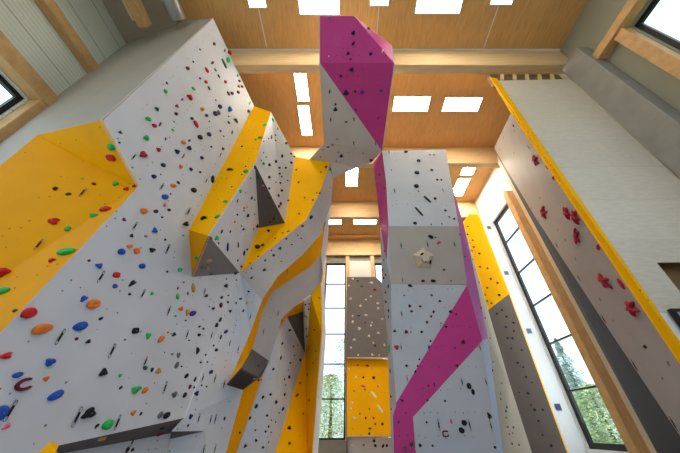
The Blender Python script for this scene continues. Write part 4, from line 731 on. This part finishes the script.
def own_words(r_):
    L = byd[(r_['zone'], r_['desc'])]; n_ = L.index(r_)
    if len(L) == 1: return r_['desc']+' hold'
    if n_ == 0: return 'topmost '+r_['desc']+' hold'
    if n_ == len(L)-1: return 'lowest '+r_['desc']+' hold'
    if n_ < 6: return ORD[n_]+' '+r_['desc']+' hold from the top'
    return None
for r_ in ind:
    o_ = own_words(r_)
    if o_: lab = o_.replace(' hold', ' climbing hold', 1)+' on the '+r_['zone']
    else:
        lab = None
        near = sorted((q for q in recs if q is not r_ and q['zone'] == r_['zone'] and own_words(q) and q['area'] > 7), key=lambda q: (q['x']-r_['x'])**2+(q['y']-r_['y'])**2)
        for q in near[:9]:
            cand = '%s hold just %s the %s on the %s' % (r_['desc'], direction(r_, q), own_words(q), r_['zone'])
            if len(cand.split()) <= 16 and cand not in used: lab = cand; break
        if lab is None:
            L = byd[(r_['zone'], r_['desc'])]; n_ = L.index(r_)
            lab = '%s %s climbing hold from the top on the %s' % (ORD[n_] if n_ < 20 else 'low', r_['desc'], r_['zone'])
    if len(lab.split()) > 16: lab = lab.replace(' climbing hold', ' hold')
    used.add(lab); r_['label'] = lab
def hold_frame(r_):
    p, nrm = r_['h'][0], r_['h'][1]
    dep = (p-EYEV).dot(Vector((0, cp, sp)))/F                       # metres per picture element at this depth
    a = math.radians(r_['ang'])
    r0, r1 = ray(r_['x'], r_['y']), ray(r_['x']+2*math.cos(a), r_['y']-2*math.sin(a))
    p1 = EYEV + r1*((p-EYEV).dot(nrm)/r1.dot(nrm)); ex = (p1-p); ex -= nrm*ex.dot(nrm)
    stretch = ex.length/(2*dep); ex.normalize(); ey = nrm.cross(ex)
    k1 = min(max(stretch, 1), 1.35)
    sx_, sy_ = r_['l']*dep*k1*1.05, r_['w']*dep*1.12
    if r_['s'] == 's': sx_ *= 1.3; sy_ *= 1.3
    m = Matrix((ex*sx_, ey*sy_, nrm*min(sx_, sy_)*1.05)).transposed().to_4x4(); m.translation = p - nrm*.004
    return m, dep
def variant(r_): return int(abs(r_['x']*7+r_['y']*3)) % 4
def build_hold(r_, copy_from=None):
    m, dep = hold_frame(r_); v_ = variant(r_); sh = {'l': 'x'}.get(r_['s'], r_['s'])
    o = bpy.data.objects.new('climbing_hold', hold_mesh(sh, r_['c'], v_)); C.objects.link(o)
    o.matrix_world = m
    return o
for r_ in ind:
    o = build_hold(r_)
    tag(o, r_['label'], 'climbing hold', 'climbing holds on the '+r_['zone'])
    if r_['area'] > 20 and r_['s'] not in 'cqsl':
        b = bpy.data.objects.new('bolt', bolt_mesh()); C.objects.link(b); b.parent = o
        b.matrix_parent_inverse = Matrix.Identity(4); b.location = (0, 0, .42); b.rotation_euler = (.12, .1, 0)
# all remaining, smallest holds as one mesh
bm = bmesh.new(); mats = []
for r_ in rest:
    m, dep = hold_frame(r_); me = hold_mesh(r_['s'] if r_['s'] != 'l' else 'x', r_['c'], variant(r_))
    mt = me.materials[0]
    if mt not in mats: mats.append(mt)
    k0 = len(bm.faces); v0 = len(bm.verts)
    bm.from_mesh(me); bm.verts.ensure_lookup_table(); bm.faces.ensure_lookup_table()
    for v in bm.verts[v0:]: v.co = m @ v.co
    for f in bm.faces[k0:]: f.material_index = mats.index(mt)
if rest:
    me = bpy.data.meshes.new('tiny_climbing_holds'); bm.to_mesh(me); bm.free()
    for mt in mats: me.materials.append(mt)
    o = bpy.data.objects.new('tiny_climbing_holds', me); C.objects.link(o)
    tag(o, 'scattered tiny footholds on all the climbing walls, each smaller than the other holds', 'climbing hold', None, 'stuff')

print('HOLDS', len(recs), len(ind), len(rest), 'dup labels', len(ind)-len(set(r_['label'] for r_ in ind)))

# ---- quickdraws: hanger on the wall, carabiner, sling, carabiner, hanging plumb
def qd_proto():
    t = bpy.data.objects.new('quickdraw', None); C.objects.link(t); t.empty_display_size = .1
    bm = bmesh.new(); add_box(bm, (-.018, -.004, -.03), (.018, .0, .03)); add_tube(bm, [(0, 0, 0), (0, -.03, 0)], .008, 6)
    link('hanger', bm, M['duct'], t)
    def biner(z0, z1):
        bm = bmesh.new(); zc, hh = (z0+z1)/2, abs(z1-z0)/2
        pts = [(.024*math.sin(a)*(1.15 if math.cos(a) < 0 else 1), -.035, zc+hh*math.cos(a)) for a in [2*math.pi*i/12 for i in range(13)]]
        add_tube(bm, pts, .006, 5, cap=False); return link('carabiner', bm, M['steel'], t)
    biner(.01, -.095); biner(-.245, -.345)
    bm = bmesh.new(); add_box(bm, (-.02, -.046, -.26), (.02, -.026, -.08))
    link('sling', bm, M['sling'], t)
    return t
QDS = """133 157 7|161 187 8|182.5 156.5 6|220 155 4|205.7 181 4|83.4 193.2 10|134 226.3 9|187.7 211.8 8|39.7 245.2 12|166.7 249.2 10|99.9 277 12|59 337 15|142.2 293.9 9|168 311.1 9|186.4 335 8|203.9 291.5 5|210.9 335.6 6|111.1 350.9 13|144.5 362 9|164 388 11|223.5 384.6 6|214.5 378.7 6|202.3 378 6|229.4 343 5|238 349.6 6|9 410.9 18|75.8 417.1 17|116.4 422.7 13|132 440.8 9|198 418.5 7|209.8 420 7|214.7 419 7|202.6 450 6|214 449 6|285.7 270.7 4|250.7 317.4 5|277.5 313.4 4|262.8 331.9 5
329.5 21.2 5|329.9 91.1 4.5|330.9 118.9 4|353.9 118.2 4|353.7 142.1 4|375.2 142.4 4|394.4 191.6 5|388.9 152.9 4|442.8 190.9 4|400.7 246 6|427 245.1 6|453.8 245.1 6|402.2 280.2 4|401.5 314 6|400.9 347 6|406.8 378.5 5|428.4 348.1 5|433.8 384.5 5|461.5 382.2 7|485.3 382.2 7|479.4 347.6 5|438.2 424.5 9|468.8 424.5 9|490.1 425.5 8|529.6 147 4|557.5 245 6|580 278 7|605 319 9|636 365.3 11|675.5 423.7 13"""
Q = []
for e in QDS.replace('\n', '|').split('|'):
    x, y, ln = map(float, e.split()); h = hit(x, y)
    if h: Q.append(dict(x=x, y=y, ln=ln, h=h, zone=h[2]))
byz = defaultdict(list)
for q in Q: byz[q['zone']].append(q)
proto = qd_proto(); first = True
for zone, L in byz.items():
    L.sort(key=lambda q: q['y'])
    for n_, q in enumerate(L):
        if len(L) == 1: lab = 'dark quickdraw hanging on the '+zone
        elif n_ == 0: lab = 'topmost dark quickdraw hanging on the '+zone
        elif n_ == len(L)-1: lab = 'lowest dark quickdraw hanging on the '+zone
        elif n_ < 20: lab = '%s dark quickdraw from the top, hanging on the %s' % (ORD[n_], zone)
        else: lab = 'dark quickdraw %s from the bottom on the %s' % (ORD[len(L)-1-n_], zone)
        if len(L) > 6 and 1 < n_ < len(L)-1:
            near = sorted((r_ for r_ in recs if r_['zone'] == zone and own_words(r_) and r_['area'] > 12), key=lambda r_: (q['x']-r_['x'])**2+(q['y']-r_['y'])**2)
            for r_ in near[:6]:
                cand = 'dark quickdraw just %s the %s on the %s' % (direction(q, r_), own_words(r_), zone)
                if len(cand.split()) <= 16 and cand not in used: lab = cand; used.add(cand); break
        if first: t = proto; first = False
        else:
            t = proto.copy(); C.objects.link(t)
            for ch in proto.children:
                c_ = ch.copy(); C.objects.link(c_); c_.parent = t
        p, nrm = q['h'][0], q['h'][1]
        dep = (p-EYEV).dot(Vector((0, cp, sp)))/F
        up = Vector((0, 0, 1)); v = (p-EYEV).normalized(); vis = max(.5, (up-v*up.dot(v)).length)
        s_ = min(max(q['ln']*dep/vis/.36, .55), 1.25)
        out = Vector((nrm.x, nrm.y, 0)); out = out.normalized() if out.length > .2 else Vector((0, -1, 0))
        zax = Vector((0, 0, 1)); yax = -out; xax = yax.cross(zax)
        # the hanger sits on the panel, half a length above the photographed middle
        top = p + (zax - nrm*zax.dot(nrm))*.17*s_
        m = Matrix((xax*s_, yax*s_, zax*s_)).transposed().to_4x4(); m.translation = top + nrm*.006
        t.matrix_world = m
        tag(t, lab, 'quickdraw', 'quickdraws on the '+zone)
print('QUICKDRAWS', len(Q))

# ---- plates on the white strip beside the far window, display on the right wall
for i, (px, py, lab) in enumerate(((489, 227.7, 'uppermost small grey wall plate on the white strip left of the far right window'), (506.3, 273, 'second small blue-grey wall plate from the top, left of the far right window'),
                     (529, 331, 'third small blue-grey wall plate from the top, left of the far right window'), (558, 407, 'lowest dark blue-grey wall plate left of the far right window'))):
    p = atY(px, py, 13.775); s_ = .12
    t = empty('wall_plate', p, lab, 'wall plate', 'wall plates beside the far window')
    bm = bmesh.new(); add_box(bm, p+Vector((-s_, -.03, -s_)), p+Vector((s_, 0.004, s_))); bmesh.ops.bevel(bm, geom=bm.edges[:], offset=.01, segments=1, affect='EDGES')
    link('plate', bm, mat_plain('plate_grey', (120, 128, 156) if i < 3 else (70, 80, 110)), t)
    bm = bmesh.new()
    for dz in (-.06, 0, .06): add_box(bm, p+Vector((-.08, -.038, dz-.012)), p+Vector((.08, -.03, dz+.012)))
    link('slot', bm, mat_plain('plate_slot', (60, 66, 90)), t)
t = empty('display_panel', W(6.55, 4.9, .98), 'black-framed pale blue display panel low on the plywood side, cut by the right edge', 'display')
box('screen', W(6.09, 4.9, 1.04), W(7.03, 4.93, 1.74), mat_plain('display_blue', (150, 178, 206), rough=.3), t)
bm = bmesh.new()
for a, b in (((6.03, .98), (7.09, 1.04)), ((6.03, 1.74), (7.09, 1.8)), ((6.03, 1.04), (6.09, 1.74)), ((7.03, 1.04), (7.09, 1.74))): add_box(bm, W(a[0], 4.88, a[1]), W(b[0], 4.96, b[1]))
link('bezel', bm, M['black'], t)

# ================================================================== OUTSIDE
struct(box('ground', W(-60, YB+.35, -EYE-.3), W(90, 90, -EYE-.12), mat_plain('grass', (120, 136, 96), rough=.9, var=.3, scale=1.5)))
struct(box('ground', W(XR+.35, -30, -EYE-.3), W(90, YB+.35, -EYE-.12), mat_plain('grass_verge', (132, 142, 112), rough=.9, var=.3, scale=1.5)))
bark = mat_plain('bark', (92, 78, 64), var=.3, scale=6)
leafm = [mat_plain('foliage_a', (186, 208, 182), rough=.8, var=.35, scale=2), mat_plain('foliage_b', (206, 218, 158), rough=.8, var=.35, scale=2), mat_plain('foliage_c', (186, 206, 198), rough=.8, var=.35, scale=2)]  # leaves lightened: haze and overexposure put into their colours
def tree(x, y, hgt, rad_, kind, mat, label, seed):
    rnd = random.Random(seed); base = W(x, y, -EYE-.15)
    t = empty('tree', base, label, 'tree', 'trees outside the windows')
    bm = bmesh.new(); add_tube(bm, [base, base+Vector((.1, 0, hgt*.4)), base+Vector((0, .1, hgt*.93))], [rad_*.09, rad_*.06, .02], 8); link('trunk', bm, bark, t)
    bm = bmesh.new()
    for i in range(5200):
        f = rnd.random()
        if kind == 'fir':
            z = hgt*(.08+.92*f**1.25); tier = .72+.28*math.cos(z*5.2); r_ = rad_*(1-z/hgt)*tier*math.sqrt(rnd.random())*1.05+.05
        else:
            z = hgt*(.12+.88*f); r_ = rad_*math.sin(math.pi*min(1, .12+.86*f))**.6*math.sqrt(rnd.random())*(1+.18*math.sin(7*f))
        a = rnd.random()*6.283; p = base+Vector((r_*math.cos(a), r_*math.sin(a), z))
        d = Vector((math.cos(a), math.sin(a), rnd.uniform(-.7, .3))).normalized(); s_ = Vector((-math.sin(a), math.cos(a), rnd.uniform(-.3, .3))).normalized()
        q_ = .115*rnd.uniform(.7, 1.6)
        bm.faces.new([bm.verts.new(p-s_*q_*.5), bm.verts.new(p+d*q_), bm.verts.new(p+s_*q_*.5), bm.verts.new(p-d*q_*.6)])
    link('foliage', bm, mat, t)
tree(21.2, 28.6, 9.2, 3.3, 'fir', leafm[2], 'pale fir seen through the far right window, the tallest there', 1)
tree(17.6, 22.6, 4.4, 1.9, 'bush', leafm[1], 'yellow-green leafy bush low in the far right window', 2)
tree(24.6, 33.6, 7.6, 2.6, 'fir', leafm[0], 'smaller green fir right of the tall one in the far right window', 3)
tree(30.5, 42.6, 9.0, 3.4, 'bush', leafm[0], 'green tree behind the firs outside the far right window', 4)
tree(-1.6, 30.5, 6.2, 2.2, 'bush', leafm[1], 'yellow-green bush at the foot of the central window', 5)
tree(-4.6, 40.5, 9.6, 3.0, 'bush', leafm[2], 'pale grey-green tree behind the central window, left side', 6)
tree(-.2, 36.5, 11.2, 2.8, 'bush', leafm[0], 'pale green tree behind the central window, right side', 7)
# ================================================================== LIGHT
w = bpy.data.worlds.new('world'); SC.world = w; w.use_nodes = True
n, l = w.node_tree.nodes, w.node_tree.links
bg = n['Background']; tc = n.new('ShaderNodeTexCoord'); sx = n.new('ShaderNodeSeparateXYZ'); l.new(tc.outputs['Generated'], sx.inputs[0])
r = n.new('ShaderNodeValToRGB'); l.new(sx.outputs['Z'], r.inputs['Fac'])
r.color_ramp.elements[0].color = (.5, .58, .55, 1); r.color_ramp.elements[0].position = -.0
r.color_ramp.elements[1].color = (.74, .87, 1, 1); r.color_ramp.elements[1].position = .22
l.new(r.outputs['Color'], bg.inputs['Color']); bg.inputs['Strength'].default_value = 2.2
def area(name, loc, rot, sx_, sy_, power, col=(1, 1, 1)):
    d = bpy.data.lights.new(name, 'AREA'); d.shape = 'RECTANGLE'; d.size = sx_; d.size_y = sy_; d.energy = power; d.color = col
    o = bpy.data.objects.new(name, d); C.objects.link(o); o.location = loc; o.rotation_euler = rot; return o
SC.view_settings.view_transform = 'Standard'
SC.view_settings.look = 'None'
SC.view_settings.exposure = 0.15
SC.cycles.use_denoising = True
SC.cycles.max_bounces = 8
SC.cycles.diffuse_bounces = 5
SC.cycles.sample_clamp_indirect = 8

# daylight boost at the far right window, and added fill behind the camera
area('daylight_far_window', (XR+.28, 12.45, EYE+5.5), (0, math.radians(90), 0), 10.5, 2.4, 140, (.86, .94, 1))
area('rear_fill', (0, YF+.05, EYE+8.4), (math.radians(-90), 0, 0), 17, 8.6, 1100, (.9, .96, 1))  # unseen area lamp added to brighten the tower and other front faces
SC.view_settings.exposure = 0.27
